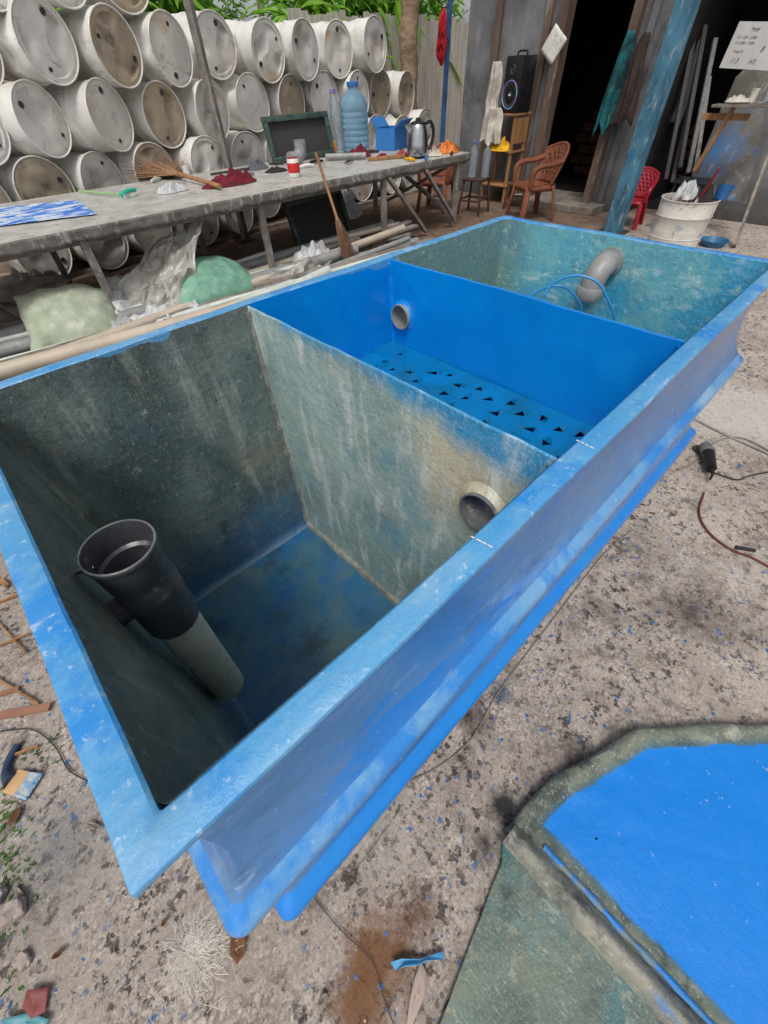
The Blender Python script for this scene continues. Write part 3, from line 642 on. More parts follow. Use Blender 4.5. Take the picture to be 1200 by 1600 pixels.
# kettle
kt=thing('kettle','stainless steel kettle with black handle on the table near its right end','kettle',T(652,246));kt.scale=(1.6,1.6,1.6)
a=MB();a.lathe([(.0,.012),(.088,.012),(.09,.02),(.086,.08),(.074,.16),(.064,.2),(.06,.205)],(0,0,0),28);obj('kettle_body',a,m_steel,kt)
a=MB();a.lathe([(0,.001),(.094,0),(.094,.014),(.088,.016)],(0,0,0),28);obj('base_ring',a,m_black,kt)
a=MB();a.lathe([(.062,.203),(.058,.214),(.02,.224),(.018,.24),(0,.242)],(0,0,0),24);obj('lid',a,m_black,kt)
a=MB();a.tube(cr([V((.055,-.02,.2)),V((.11,-.04,.21)),V((.135,-.05,.15)),V((.12,-.045,.07)),V((.09,-.035,.045))]),.012,10);obj('handle',a,m_black,kt)
a=MB();a.tube([(-.05,.02,.16),(-.085,.035,.19),(-.1,.04,.2)],[.022,.014,.01],10);obj('spout',a,m_steel,kt)
# carton
ct=thing('carton','open blue cardboard carton on the table between jug and kettle','box',T(612,232),.35);ct.scale=(1.5,1.5,1.5)
m_cart=simple('blue_carton',srgb(50,120,190),.6);m_cartd=simple('carton_inside',srgb(40,44,52),.8)
a=MB()
for c_,s_ in (((0,-.1,.08),(.3,.006,.16)),((0,.1,.08),(.3,.006,.16)),((-.15,0,.08),(.006,.2,.16)),((.15,0,.08),(.006,.2,.16)),((0,0,.004),(.3,.2,.006))):a.box(c_,s_)
obj('carton_wall',a,m_cart,ct,smooth=False)
for y_,t_ in ((-.1,-.9),(.1,.7)):
    a=MB();a.box((0,y_+math.sin(t_)*.045,.16+math.cos(t_)*.045),(.29,.005,.09),(-t_,0,0));obj('flap',a,m_cart,ct,smooth=False)
a=MB();a.box((0,0,.11),(.27,.17,.06),bev=.02);obj('filling',a,m_cartd,ct)
def crumple(name,label,cat,loc,sx,sy,h,mat,seed=0,res=26,rz=0,fl=.35):
    a=MB()
    def f(u,v):
        x=(u-.5)*2;y=(v-.5)*2;r=math.hypot(x,y);ang=math.atan2(y,x)
        q=max(abs(x),abs(y))
        if r>0:x,y=x/r*q,y/r*q
        k=1+.28*noise.noise(V((math.cos(ang)*1.5,math.sin(ang)*1.5,seed)))
        n_=abs(noise.noise(V((x*2.2,y*2.2,seed+3))))*1.4+.5*abs(noise.noise(V((x*5,y*5,seed+7))))
        z=h*max(0,(1-q**3))*(fl+n_)
        return V((x*sx*k,y*sy*k,z+.003))
    a.grid(f,res,res);o=obj(name,a,mat,None);o.location=loc;o.rotation_euler=(0,0,rz);return tag(o,label,cat)
m_ragg=simple('grey_rag',srgb(90,92,96),.9);m_ragb=simple('black_rag',srgb(44,40,40),.9)
crumple('cloth','crumpled maroon cloth on the table beside the red-labelled can','cloth',T(362,287),.34,.16,.10,m_cloth_red,1)
crumple('cloth','small maroon rag on the table in front of the water jug','cloth',T(562,245),.19,.13,.12,m_cloth_red,5)
crumple('cloth','dark grey rag on the table behind the maroon cloth','cloth',T(402,264),.16,.1,.08,m_ragg,8)
crumple('cloth','black rag lying in the middle of the table before the mould frame','cloth',T(432,268),.16,.09,.04,m_ragb,18)
crumple('plastic_scrap','small crumpled clear plastic scrap near the front edge of the table','plastic',T(268,300),.16,.10,.08,m_bag,9)
lathe_thing('paint_can','small white can with red label on the table','can',T(461,276),[('can_body',[(0,.001),(.05,0),(.052,.004),(.052,.12),(.05,.124)],m_white,24),('can_label',[(.0525,.03),(.053,.031),(.053,.095),(.0525,.096)],simple('red_label',srgb(196,40,44),.5),24),('can_lid',[(.05,.124),(.047,.13),(0,.131)],m_red,24)],s=1.3)
lathe_thing('jar','small orange jar on the table left of the clear bottle','jar',T(521,242),[('jar_body',[(0,.001),(.035,0),(.036,.07),(.03,.08)],m_orange,18),('jar_lid',[(.031,.08),(.031,.1),(0,.101)],m_yellow,18)],s=1.5)
a=MB();p=T(466,258);a.tube([p+V((-.12,0,.07)),p+V((-.03,0,.07))]+[p+V((-.03+.10*math.sin(t),.0,.17-.10*math.cos(t))) for t in (.3,.6,.9,1.2,1.5)]+[p+V((.07,0,.24))],.074,18)
tag(obj('pipe_elbow',a,m_pvc,None,True),'grey plastic pipe elbow lying on the table behind the red-labelled can','pipe fitting')
lathe_thing('cup','white plastic cup on the left half of the table','cup',T(288,258),[('cup_body',[(0,.002),(.035,0),(.045,.1),(.043,.1),(.034,.005)],m_white,20)])
a=MB();p=T(575,252);q=T(632,247);a.bar(p+V((0,0,.02)),q+V((0,0,.02)),.045,.04,.005);tag(obj('wood_offcut',a,m_wood,None,True),'short pale timber offcut on the table before the carton','wood')
a=MB();p=T(510,251);q=T(572,249);a.tube([p+V((0,0,.04)),q+V((0,0,.04))],.034,14);tag(obj('pipe_offcut',a,m_pvc,None,True),'short grey pipe offcut on the table before the jug','pipe')
a=MB();p=T(330,276);q=T(415,262);a.tube([p+V((0,0,.02)),q+V((0,0,.02))],.012,8);tag(obj('rod',a,m_dark,None,True),'thin dark rod on the table behind the maroon cloth','rod')
crumple('glove','orange work glove on the table right of the kettle','glove',T(700,238),.17,.12,.10,m_orange,12)
crumple('cloth','orange and brown rag left of the jug on the table','cloth',T(512,240),.12,.08,.06,m_orange,14)
crumple('cloth','white rag near the kettle on the table','cloth',T(678,243),.13,.10,.07,m_cloth_beige,15)
crumple('cloth','bright red rag just left of the kettle','cloth',T(628,244),.10,.07,.06,m_red,16)
for (u,v,c_,lb) in ((495,255,m_black,'small black knife lying left of the pipe offcut on the table'),(596,246,m_red,'small red tool lying in front of the blue carton'),(432,258,m_black,'black roller handle on the table left of the can'),(640,252,m_yellow,'small yellow tape measure left of the kettle'),(545,256,m_steel,'shiny steel spanner near the front edge under the jug'),(480,262,m_white,'small white scraper right of the red-labelled can'),(582,240,m_ragb,'black drill part between jug and carton'),(715,243,m_black,'black pliers at the right end of the table'),(240,270,m_pvc_w,'white tool handle beside the straw broom'),(388,276,m_pvc,'grey file lying right of the maroon cloth'),(668,250,m_capb,'small blue cutter in front of the kettle')):
    a=MB();p=T(u,v);d_=V((R.uniform(-1,1),R.uniform(-.4,.4),0)).normalized()*.1;a.tube([p-d_+V((0,0,.018)),p+V((0,0,.026)),p+d_+V((0,0,.016))],[.015,.02,.010],8)
    tag(obj('hand_tool',a,c_,None,True),lb,'tool')
# scrub brush + stick, stained sheet
sb=thing('scrub_brush','green handled brush with white bristles near the left end of the table','brush',T(203,308),.5);sb.scale=(1.1,1.1,1.1)
a=MB();a.tube([(-.1,0,.03),(0,0,.045),(.1,0,.04)],[.018,.02,.016],10);obj('handle',a,simple('green_plastic',srgb(60,180,150),.4),sb)
a=MB()
for i in range(60):
    x=R.uniform(-.09,.02);y=R.uniform(-.02,.02);a.tube([(x,y,.035),(x+R.uniform(-.01,.01),y*1.4,.0)],.002,4)
obj('bristles',a,m_white,sb)
a=MB();a.tube([T(118,287)+V((0,0,.02)),T(195,308)+V((0,0,.02))],.009,8);tag(obj('stick',a,simple('lime_stick',srgb(150,190,120),.5),None,True),'thin pale green stick lying on the left part of the table','stick')
def broom(name,label,a_,b_,mh,mbm,blen,spread,floor,hr=.014,nb=300,br=.003):
    t=thing(name,label,'broom',a_);a=MB();A=V((0,0,0));B=V(b_)-V(a_);a.tube([A,A.lerp(B,.5)+V((0,0,.004)),B],hr,10);obj('handle',a,mh,t)
    d=(B).normalized();s_=d.cross(V((0,0,1))).normalized();u_=s_.cross(d);a=MB()
    for i in range(nb):
        x=max(-2,min(2,R.gauss(0,1)));y=R.gauss(0,.5);st=B-d*.05+s_*x*.012+u_*y*.012;en=B+d*(blen*R.uniform(.7,1.05))+s_*x*spread+u_*y*spread*.5
        if V(a_).z+en.z<floor+.004:en.z=floor+.004-V(a_).z+R.uniform(0,.02)
        a.tube([st,st.lerp(en,.5)+s_*x*.01,en],[br,br*.75,br*.4],4)
    obj('bristles',a,mbm,t)
    a=MB();a.tube([B-d*.07,B+d*.02],[.02,.026],12);obj('binding',a,mh,t);return t
pA=T(345,297)+V((0,0,.03));pB=T(275,280)+V((0,0,.06))
broom('broom','straw hand broom lying on the left part of the table',pA,pB,m_wood,m_straw,.60,.20,TZ,.022,420,.0032)
gA=PY(493,238,TY0-.05);gB=PY(530,352,4.28)
broom('broom','broom with wooden stick leaning against the front of the table',gA,gB,m_wood,m_straw_d,.44,.05,0,.016,360,.005)
a=MB();q=[P(-60,360,TZ+.010),P(152,334,TZ+.010),P(118,312,TZ+.010),P(-60,330,TZ+.010)]
q=[V((p.x,min(max(p.y,TY0+.02),6.3),p.z)) for p in q]
a.grid(lambda u,v:(q[0].lerp(q[1],u)).lerp(q[3].lerp(q[2],u),v)+V((0,0,.003*noise.noise(V((u*5,v*5,0))))),24,12)
m_sheet=M('blue_stained_sheet',srgb(30,112,214),srgb(60,136,216),9,.45,.55,rough=.35,layers=(('n',srgb(214,224,232),16,.5,.53,.9,(.25,1,1)),('n',srgb(220,226,230),5,.56,.6,.8)))
tag(obj('stained_sheet',a,m_sheet,None,True),'blue and white stained sheet lying on the left end of the table','sheet')
def mframe(label,c,wx,wz,rot):
    t=thing('mould_frame',label,'mould frame',c,0,None,rot)
    for c_,s_ in (((0,0,.03),(wx,.06,.06)),((0,0,wz-.03),(wx,.06,.06)),((-wx/2+.03,0,wz/2),(.06,.06,wz-.12)),((wx/2-.03,0,wz/2),(.06,.06,wz-.12))):
        a=MB();a.box(c_,s_,bev=.008);obj('frame_bar',a,m_green_fr,t)
    a=MB();a.box((0,.03,wz/2),(wx-.1,.006,wz-.1));obj('panel',a,m_dark,t)
mframe('dark green rectangular mould frame standing on the far side of the table',(4.35,6.1,TZ+.01),1.05,.46,(-.25,0,0))
mframe('dark green mould frame leaning under the table',(4.0,5.35,.03),1.05,.55,(-.35,0,.12))
# ------------------------------------------------------------ under the table
m_beige=simple('beige_pipe',srgb(192,178,160),.5)
pm=[m_pvc,m_pvc_w,m_oldwood,m_pvc_w,m_pvc,m_pvc,m_beige,m_oldwood,m_pvc_w]
for i in range(44):
    y=3.2+.046*i+R.uniform(-.04,.04);r_=R.choice([.03,.045,.055,.035,.022]);x0=R.uniform(-2.2,.2);x1=R.uniform(1.8,4.9);z=r_+.004+(0 if i%3 else .09)+(0.05 if i%5==0 else 0)
    a=MB();sl_=R.uniform(-.45,.30);a.tube([(x0,y-sl_,z),((x0+x1)/2,y,z+.008),(x1,y+sl_,z+R.uniform(0,.08))],r_,14)
    o=obj('long_pipe',a,pm[i%9],None,True)
    tag(o,'long pipe or pole lying in the pile on the ground before the table','pipe','pipes and poles piled along the table')
for i,(u0,v0,u1,v1) in enumerate(((0,520,60,505),(0,545,120,535),(380,425,640,365),(440,440,700,372),(400,418,560,372),(470,412,650,352),(360,455,480,428),(560,385,640,345),(0,470,50,500))):
    a=MB();p=P(u0,v0,.12);q=P(u1,v1,.08+.02*i);a.bar(p,q,.09,.025);tag(obj('plank',a,[m_oldwood,m_post,m_post][i%3],None,True,smooth=False),'%s loose weathered plank from the left, on the ground between tank and table'%ordn[i],'plank','loose planks on the pipe pile')
def sack(label,loc,sx,sy,h,mat,rot,seed):
    a=MB()
    def f(u,v,s):
        x=(u-.5)*2;y=(v-.5)*2
        th=((1-abs(x)**3.2)*(1-abs(y)**3.2))**.55 if abs(x)<1 and abs(y)<1 else 0
        px=x*sx*(1-.06*(1-y*y)+.07*noise.noise(V((y*2,seed,0))));py=y*sy*(1-.06*(1-x*x)+.12*noise.noise(V((x*2,seed,5))))
        w=.14*noise.noise(V((x*2.5,y*2.5,seed+s)))+.08*noise.noise(V((x*6,y*6,seed)))
        sag=-.05*x*x-.03*y*y
        return V((px,py,h*.5+sag+s*h*.5*th*(1+w)+.03*noise.noise(V((x*3,y*3,seed)))*(1-th)))
    a.grid(lambda u,v:f(u,v,1),40,32);a.grid(lambda u,v:f(u,v,-1),40,32)
    o=obj('sack',a,mat,None);o.location=loc;o.rotation_euler=rot;return tag(o,label,'sack')
sack('stuffed pale woven sack lying on the pipes at the left',P(118,505,.18),.38,.34,.20,m_sack_w,(.5,.1,-.2),3)
sack('plump green woven sack on the pipes in front of the table',P(332,452,.14),.47,.34,.24,m_sack_g,(.32,.10,.02),6)
def sheet(name,label,cat,corners,mat,amp,seed,res=34):
    q=[V(c) for c in corners];a=MB()
    def f(u,v):
        b=(q[0].lerp(q[1],u)).lerp(q[3].lerp(q[2],u),v);n_=noise.noise(V((u*3,v*3,seed)))+.6*abs(noise.noise(V((u*8,v*5,seed+2))))+.25*noise.noise(V((u*20,v*16,seed)))
        return b+V((noise.noise(V((u*4,v*4,seed+9)))*amp*.6,-abs(n_)*amp*.7,n_*amp))
    a.grid(f,res,res);return tag(obj(name,a,mat,None,True),label,cat)
sheet('plastic_film','dusty grey plastic film draped from the table down over the pipes','plastic sheet',[P(150,500,.12),P(285,490,.1),PY(320,340,4.65),PY(250,375,4.9)],m_film,.12,2)
sheet('plastic_film','pale crumpled plastic film spread beside the pale sack','plastic sheet',[P(175,525,.12),P(315,488,.12),P(285,445,.2),P(165,440,.3)],m_bag,.11,5)
sheet('plastic_film','crumpled grey film lying on the pipes right of the green sack','plastic sheet',[P(400,470,.12),P(500,440,.12),P(520,405,.14),P(430,420,.2)],m_film,.08,11)
sheet('sheet_stack','flat grey weathered sheet lying on the pipes at the far left','sheet',[P(-60,555,.16),P(70,528,.16),P(60,480,.16),P(-60,490,.16)],m_oldwood,.01,7,10)
sheet('sheet_stack','bent grey sheet under the left part of the table','sheet',[P(-40,478,.22),P(60,462,.22),P(90,430,.24),P(-40,435,.24)],m_post,.03,8,12)
crumple('plastic_bag','crumpled white plastic bag under the table near the broom','bag',P(535,338,0),.38,.26,.3,m_bag,21)
crumple('plastic_bag','torn clear plastic bag on the planks behind the tank','bag',P(490,405,.1),.3,.2,.16,m_bag,23)
crumple('plastic_bag','grey plastic scrap under the left half of the table','bag',P(60,450,.1),.3,.2,.16,m_film,24)
# ------------------------------------------------------------ posts, fence, trees
def post(name,label,x,y,w_,h_,mat,lshape=False,tilt=(0,0)):
    t=thing(name,label,'post',(x,y,0))
    a=MB();a.bar((0,0,0),(tilt[0],tilt[1],h_),w_,.02 if lshape else w_,.003)
    if lshape:a.bar((w_/2-.01,w_/2,0),(w_/2-.01+tilt[0],w_/2+tilt[1],h_),.02,w_-.02,.002)
    obj('shaft',a,mat,t,smooth=False);a=MB();a.box((0,0,.01),(w_*1.8,w_*1.8,.02));obj('foot_plate',a,m_dark,t,smooth=False);return t
post('steel_post','rusty grey angle steel post standing between the table and the drums',3.34,6.50,.13,4,m_post,True)
post('steel_post','slim blue steel post behind the right end of the table',7.42,6.22,.09,3.6,M('navy_post',srgb(50,92,140),srgb(36,58,92),6,rough=.5,bump=.2),True)
post('timber_post','thick peeling blue post standing behind the far end of the tank',6.95,2.62,.19,3.6,m_bluepost)
o=crumple('cloth','red cloth hanging on the slim blue post','cloth',(0,0,0),.08,.30,.1,simple('bright_red_cloth',srgb(170,24,36),.9),31)
o.location=(7.33,6.27,1.95);o.rotation_euler=(math.radians(90),0,math.radians(-60))
fn=thing('board_fence','pale weathered board fence behind the stacked drums','fence',(6,9.8,0))
a=MB()
for i in range(110):
    x=-3+.16*i;hh=(2.0 if x<7 else 2.45)+R.uniform(-.06,.06);a.box((x,9.8+R.uniform(-.01,.01),hh/2),(.15,.018,hh))
obj('boards',a,m_fence,fn,True,smooth=False)
for z_ in (.5,1.8):
    a=MB();a.box((5.7,9.85,z_),(17.6,.05,.07));obj('rail',a,m_oldwood,fn,True,smooth=False)
def leafy(name,label,cat,x,y,h,kind,mat,n,group=None,spread=1.2,zlo=1.2):
    t=thing(name,label,cat,(x,y,0),0,group);a=MB()
    a.tube(cr([V((0,0,0)),V((R.uniform(-.1,.1),R.uniform(-.1,.1),h*.5)),V((R.uniform(-.2,.2),0,h*.85))]),[.09*(1-.6*i/12) for i in range(13)],8)
    for k in range(6):
        an=R.uniform(0,6.28);z0=h*R.uniform(.35,.7);a.tube([(0,0,z0),(math.cos(an)*spread*.5,math.sin(an)*spread*.5,z0+h*.18)],[.03,.012],6)
    obj('trunk',a,m_trunk,t);a=MB()
    cl=[V((R.gauss(0,spread*.5),R.gauss(0,spread*.5),R.uniform(zlo,h))) for _ in range(26)]
    for i in range(n):
        c=R.choice(cl)+V((R.gauss(0,.2),R.gauss(0,.2),R.gauss(0,.16)));ln=(R.uniform(.14,.30) if kind==0 else R.uniform(.5,.95));wd=ln*(.34 if kind==0 else .16)
        an=R.uniform(0,6.28);up_=R.uniform(-.5,.6);d=V((math.cos(an),math.sin(an),up_)).normalized();s_=d.cross(V((0,0,1))).normalized();s_=(s_+V((0,0,R.uniform(-.5,.5)))).normalized()
        dn=V((0,0,-1));a.add([c,c+d*ln*.35+s_*wd*.5,c+d*ln*.4-dn*ln*.04,c+d*ln*.35-s_*wd*.5,c+d*ln*.75+s_*wd*.35+dn*ln*.12,c+d*ln*.75+dn*ln*.08,c+d*ln*.75-s_*wd*.35+dn*ln*.12,c+d*ln+dn*ln*.25],[(0,1,2),(0,2,3),(1,4,5,2),(2,5,6,3),(4,7,5),(5,7,6)])
    obj('crown',a,mat,t,smooth=False);return t
for i in range(11):
    x=2.2+i*1.05+R.uniform(-.2,.2)
    leafy('garden_shrub','%s leafy green shrub from the left showing above the fence and drums'%ordn[i],'shrub',x,10.5+R.uniform(0,.8),R.uniform(2.8,3.7),i%2,m_leaf if i%4 else m_leaf2,800 if i%2==0 else 340,'shrubs behind the fence',.8)
for i in range(7):
    leafy('tree','%s tall dense tree from the left behind the row of shrubs'%ordn[i],'tree',1+i*2.4,14.5+R.uniform(0,2),6.5,0,m_leaf2 if i%2 else m_leaf,1300,'trees far behind the fence',1.9,.8)
pt_=thing('palm_tree','ringed palm trunk standing behind the drums left of the slim blue post','palm',(9.05,8.6,0))
a=MB();a.tube([(0.02*math.sin(i),0,i*.12) for i in range(46)],[.19+(.018 if i%2 else 0)-.0012*i for i in range(46)],16);obj('trunk',a,m_trunk,pt_)
a=MB()
for i in range(14):
    an=i*.449*2;pp=[V((math.cos(an)*r_,math.sin(an)*r_,5.4+.8*r_-.42*r_*r_)) for r_ in (0,.5,1,1.5,2,2.4)];a.tube(pp,[.03,.025,.02,.015,.01,.005],5)
    s_=V((-math.sin(an),math.cos(an),0))
    for k in range(24):
        t_=.2+2.1*k/24;c=V((math.cos(an)*t_,math.sin(an)*t_,5.4+.8*t_-.42*t_*t_))
        for sg in (-1,1):a.add([c,c+s_*sg*.4+V((math.cos(an)*.15,math.sin(an)*.15,-.2)),c+V((math.cos(an)*.05,math.sin(an)*.05,0))],[(0,1,2)])
obj('crown',a,m_leaf2,pt_,smooth=False)
# ------------------------------------------------------------ building
WX=8.04
bl=thing('workshop_building','grey cement workshop building with a dark open doorway on the right','building',(9.5,2.5,0))
def wall(x0,x1,y0,y1,z0,z1,mat,name='wall'):
    a=MB();a.box(((x0+x1)/2,(y0+y1)/2,(z0+z1)/2),(x1-x0,y1-y0,z1-z0));return obj(name,a,mat,bl,True,smooth=False)
wall(WX,WX+.14,4.66,6.32,0,3.5,m_render)
wall(WX,WX+.14,2.98,3.52,0,3.5,m_render)
wall(WX,WX+.14,3.52,4.66,2.75,3.5,m_render)
wall(WX+.5,WX+.64,-6,1.95,0,3.5,m_render)
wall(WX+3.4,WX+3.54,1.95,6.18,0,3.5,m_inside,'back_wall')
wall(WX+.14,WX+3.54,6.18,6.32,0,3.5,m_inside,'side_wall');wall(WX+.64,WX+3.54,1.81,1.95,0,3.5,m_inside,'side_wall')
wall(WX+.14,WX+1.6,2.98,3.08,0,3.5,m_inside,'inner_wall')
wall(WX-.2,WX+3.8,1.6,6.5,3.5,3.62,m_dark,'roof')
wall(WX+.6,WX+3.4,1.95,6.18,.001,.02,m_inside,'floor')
for y_,w__ in ((4.6,.13),(3.57,.11)):
    a=MB();a.box((WX-.02,y_,1.375),(.2,w__,2.75),bev=.004);obj('door_frame',a,m_frame,bl,True,smooth=False)
a=MB();a.box((WX+.1,4.08,.05),(1.0,1.6,.1),bev=.01);obj('threshold',a,m_oldwood,bl,True,smooth=False)
for y_,w__ in ((5.72,.12),(4.86,.1)):
    a=MB();a.box((WX-.04,y_,1.6),(.05,w__,3.2));obj('batten',a,m_frame,bl,True,smooth=False)
for y_,w__ in ((3.02,.1),(3.36,.08)):
    a=MB();a.box((WX-.04,y_,1.75),(.055,w__,3.5));obj('batten',a,m_render,bl,True,smooth=False)
m_brick=M('stacked_brick',srgb(104,66,52),srgb(74,48,40),20,rough=.9)
for i in range(9):
    for j in range(6):
        if R.random()<.15 and j>3:continue
        a=MB();a.box((WX+2.7+.05*R.random(),3.15+.25*i+(j%2)*.1,.11+.165*j),(.2,.21,.13),(0,0,R.uniform(-.12,.12)),.01)
        o=obj('clay_brick',a,m_brick,None,True,smooth=False);tag(o,'clay brick in the dim stack inside the doorway','brick','bricks stacked inside the doorway')
# speaker on wooden cabinet
cb=PX(795,176,7.7)
CZ=cb.z
sh=thing('wooden_cabinet','raw timber open shelf stand against the grey wall under the loudspeaker','shelf',(7.72,cb.y,0))
for dx in (-.17,.17):
    for dy in (-.24,.24):
        a=MB();a.box((dx,dy,(CZ-.02)/2),(.04,.045,CZ-.02),bev=.003);obj('leg',a,m_wood,sh,smooth=False)
for z_,n_ in ((CZ-.012,'top'),(CZ-.45,'shelf'),(.25,'shelf')):
    a=MB();a.box((0,0,z_),(.42,.55,.024),bev=.003);obj(n_,a,m_wood,sh,smooth=False)
a=MB();a.box((-.0,-.262,CZ-.2),(.36,.012,.3));obj('side_panel',a,m_wood,sh,smooth=False)
sp=thing('loudspeaker','black loudspeaker with coloured light ring on the timber shelf stand','speaker',(7.70,cb.y-.1,CZ+.002),math.radians(-12))
a=MB();a.box((0,0,.3),(.3,.34,.6),bev=.02);obj('cabinet',a,m_black,sp)
RXm=Matrix.Rotation(math.radians(-90),4,'Y')
a=MB();a.lathe([(.145,0),(.14,.006),(.12,.002),(.06,-.015),(.04,-.002),(0,.004)],(-.152,0,.2),36,RXm);obj('woofer',a,m_dark,sp)
m_ringc=NT('coloured_light_ring');gp=m_ringc.n('ShaderNodeTexCoord').outputs['Object'];nn_=m_ringc.noise(gp,6,detail=1);hv=m_ringc.n('ShaderNodeCombineColor',mode='HSV');m_ringc.l(m_ringc.ramp(nn_,.35,.65,.5,.88),hv.inputs[0]);hv.inputs[1].default_value=.7;hv.inputs[2].default_value=.6
m_ringc.l(hv.outputs[0],m_ringc.b.inputs['Base Color']);m_ringc.l(hv.outputs[0],m_ringc.b.inputs['Emission Color']);m_ringc.b.inputs['Emission Strength'].default_value=.2
a=MB();a.lathe([(.148,.003),(.151,.008),(.156,.008),(.158,.003)],(-.152,0,.2),40,RXm);obj('light_ring',a,m_ringc.m,sp)
a=MB();a.lathe([(.055,0),(.05,.008),(.03,-.004),(0,.002)],(-.152,0,.46),24,RXm);obj('tweeter',a,m_dark,sp)
a=MB();a.tube(cr([V((0,-.09,.6)),V((0,-.08,.64)),V((0,.08,.64)),V((0,.09,.6))]),.011,8);obj('handle',a,m_black,sp)
a=MB();a.box((-.156,0,.2),(.004,.05,.02));obj('badge',a,m_white,sp,smooth=False)
crumple('cloth','bright yellow cloth on the middle shelf of the timber stand','cloth',(7.56,cb.y-.02,CZ-.436),.14,.22,.12,m_yellow,41)
def hang(name,label,cat,top_,w0,w1,L,mat,seed,dirv=(0,1,0),nrm=(-1,0,0),folds=4):
    a=MB();d=V(dirv);nn=V(nrm)
    def f(u,v):
        x=(u-.5)*(w0+(w1-w0)*math.sqrt(v));z=-L*v*(1-.22*abs(noise.noise(V((u*2,0,seed)))))
        dep=.022*(.35+v)*math.sin(u*folds*6.28+seed+1.5*noise.noise(V((u*2,v,seed))))+.03*noise.noise(V((u*2.5,v*2,seed)))+.07*math.sin(math.pi*u)
        return d*x+nn*dep+V((0,0,z))+d*.05*noise.noise(V((v*2,seed,0)))
    a.grid(f,36,30);o=obj(name,a,mat,None,solid=.006);o.location=top_;return tag(o,label,cat)
p=PX(778,96,7.75);hang('hanging_cloth','stained beige cloth hanging on the wall left of the loudspeaker','cloth',p,.14,.30,.55,m_cloth_beige,2,folds=2.5)
p=PX(772,168,7.45);hang('hanging_cloth','crumpled off-white towel draped over the left side of the shelf stand','cloth',p,.26,.40,.42,m_cloth_beige,6,folds=2.5)
p=PX(988,48,7.85);hang('jacket','teal and green jacket hanging on the wall right of the doorway','jacket',p,.10,.36,1.0,m_teal,9,folds=2.5)
p=PX(1012,50,7.8);hang('bag','dark brown cloth bag hanging right of the teal jacket','bag',p,.07,.30,.85,m_brownbag,12,folds=2.5)
p=PX(1090,60,8.75);hang('hanging_cloth','dark grey cloth hanging inside the shadowed opening right of the blue post','cloth',p,.10,.34,.9,m_ragg,16,folds=2.5)
p=PX(865,70,WX-.13);pp=thing('paper_notice','tilted white paper stuck on the door frame beside the loudspeaker','paper',p,0,None,(math.radians(35),0,0))
a=MB();a.grid(lambda u,v:V((-.006*math.sin(u*3),(u-.5)*.27,(v-.5)*.3)),8,8);obj('sheet',a,M('printed_paper',srgb(222,220,212),srgb(206,202,196),8,rough=.8,layers=(('n',srgb(120,120,120),26,.58,.62,.6),)),pp,solid=.001)
# ------------------------------------------------------------ chairs and stools
def plastic_chair(label,loc,rz,mat,s=1.0):
    t=thing('plastic_chair',label,'chair',loc,rz,None);t.scale=(s,s,s)
    a=MB()
    def st(u,v):
        x=-.22+.44*u;y=(-.23+.46*v)*(1-.08*(1-u));return V((x,y,.43+.02*(abs(v-.5)*2)**3-.012*math.sin(math.pi*u)))
    a.grid(st,14,14);obj('seat',a,mat,t,solid=.012)
    a=MB()
    for sg in (-1,1):a.grid(lambda u,v:V((-.22+.44*u,sg*(.222+.004*u),.43-.07*v)),6,1)
    a.grid(lambda u,v:V((.222,-.225+.45*u,.43-.07*v)),6,1);obj('apron',a,mat,t,solid=.008)
    def bk(s_,h_):
        hw=.22+.05*math.sin(h_*2.4);return V((-.22-.13*h_-.02*h_*h_+.075*(s_*s_),s_*hw,.44+.42*h_))
    def top(s_):return 1-.16*s_*s_
    a=MB();NU,NV=27,23
    # moulded back panel pierced by small staggered openings
    a.grid(lambda u,v:bk(-1+2*u,v*top(-1+2*u)),NU,NV,skip=lambda i,j:3<=i<NU-3 and 3<=j<NV-3 and i%2==1 and j%3!=0 and ((j//3)+(i//2))%2==0)
    obj('backrest',a,mat,t,solid=.010)
    a=MB();edge=[bk(-1,h/10*.84) for h in range(11)]+[bk(-1+2*q/12,top(-1+2*q/12)) for q in range(1,12)]+[bk(1,.84-h/10*.84) for h in range(11)]
    a.tube(edge,.020,8);obj('back_edge',a,mat,t)
    for sg in (-1,1):
        a=MB();pts_=cr([bk(sg,.62),V((-.1,sg*.27,.67)),V((.1,sg*.28,.655)),V((.2,sg*.27,.6)),V((.2,sg*.255,.43))]);a.tube(pts_,.034,8);obj('armrest',a,mat,t)
        for xx,fx in ((.2,.25),(-.2,-.27)):
            a=MB();a.bar((xx,sg*.21,.42),(fx,sg*.255,0),.08,.04,.010);obj('leg',a,mat,t)
    return t
plastic_chair('brown plastic armchair with pierced back standing before the doorway',(6.95,3.98,0),math.radians(150),m_chair)
plastic_chair('brown plastic chair half hidden behind the right end of the table',(6.55,5.55,0),math.radians(200),m_chair,.95)
plastic_chair('red plastic chair half hidden behind the thick blue post',(7.40,2.66,0),math.radians(190),m_red,.72)
def stool(label,loc,h,w_,mat,rz=0):
    t=thing('stool',label,'stool',loc,rz);a=MB();a.box((0,0,h-.015),(w_,w_,.03),bev=.008);obj('seat',a,mat,t)
    for sx in (-1,1):
        for sy in (-1,1):
            a=MB();a.bar((sx*w_*.4,sy*w_*.4,h-.02),(sx*w_*.52,sy*w_*.52,0),.03,.03,.003);obj('leg',a,mat,t)
    for sx in (-1,1):
        a=MB();a.bar((sx*w_*.46,-w_*.46,h*.4),(sx*w_*.46,w_*.46,h*.4),.02,.02);obj('stretcher',a,mat,t)
        a=MB();a.bar((-w_*.46,sx*w_*.46,h*.44),(w_*.46,sx*w_*.46,h*.44),.02,.02);obj('stretcher',a,mat,t)
    return t
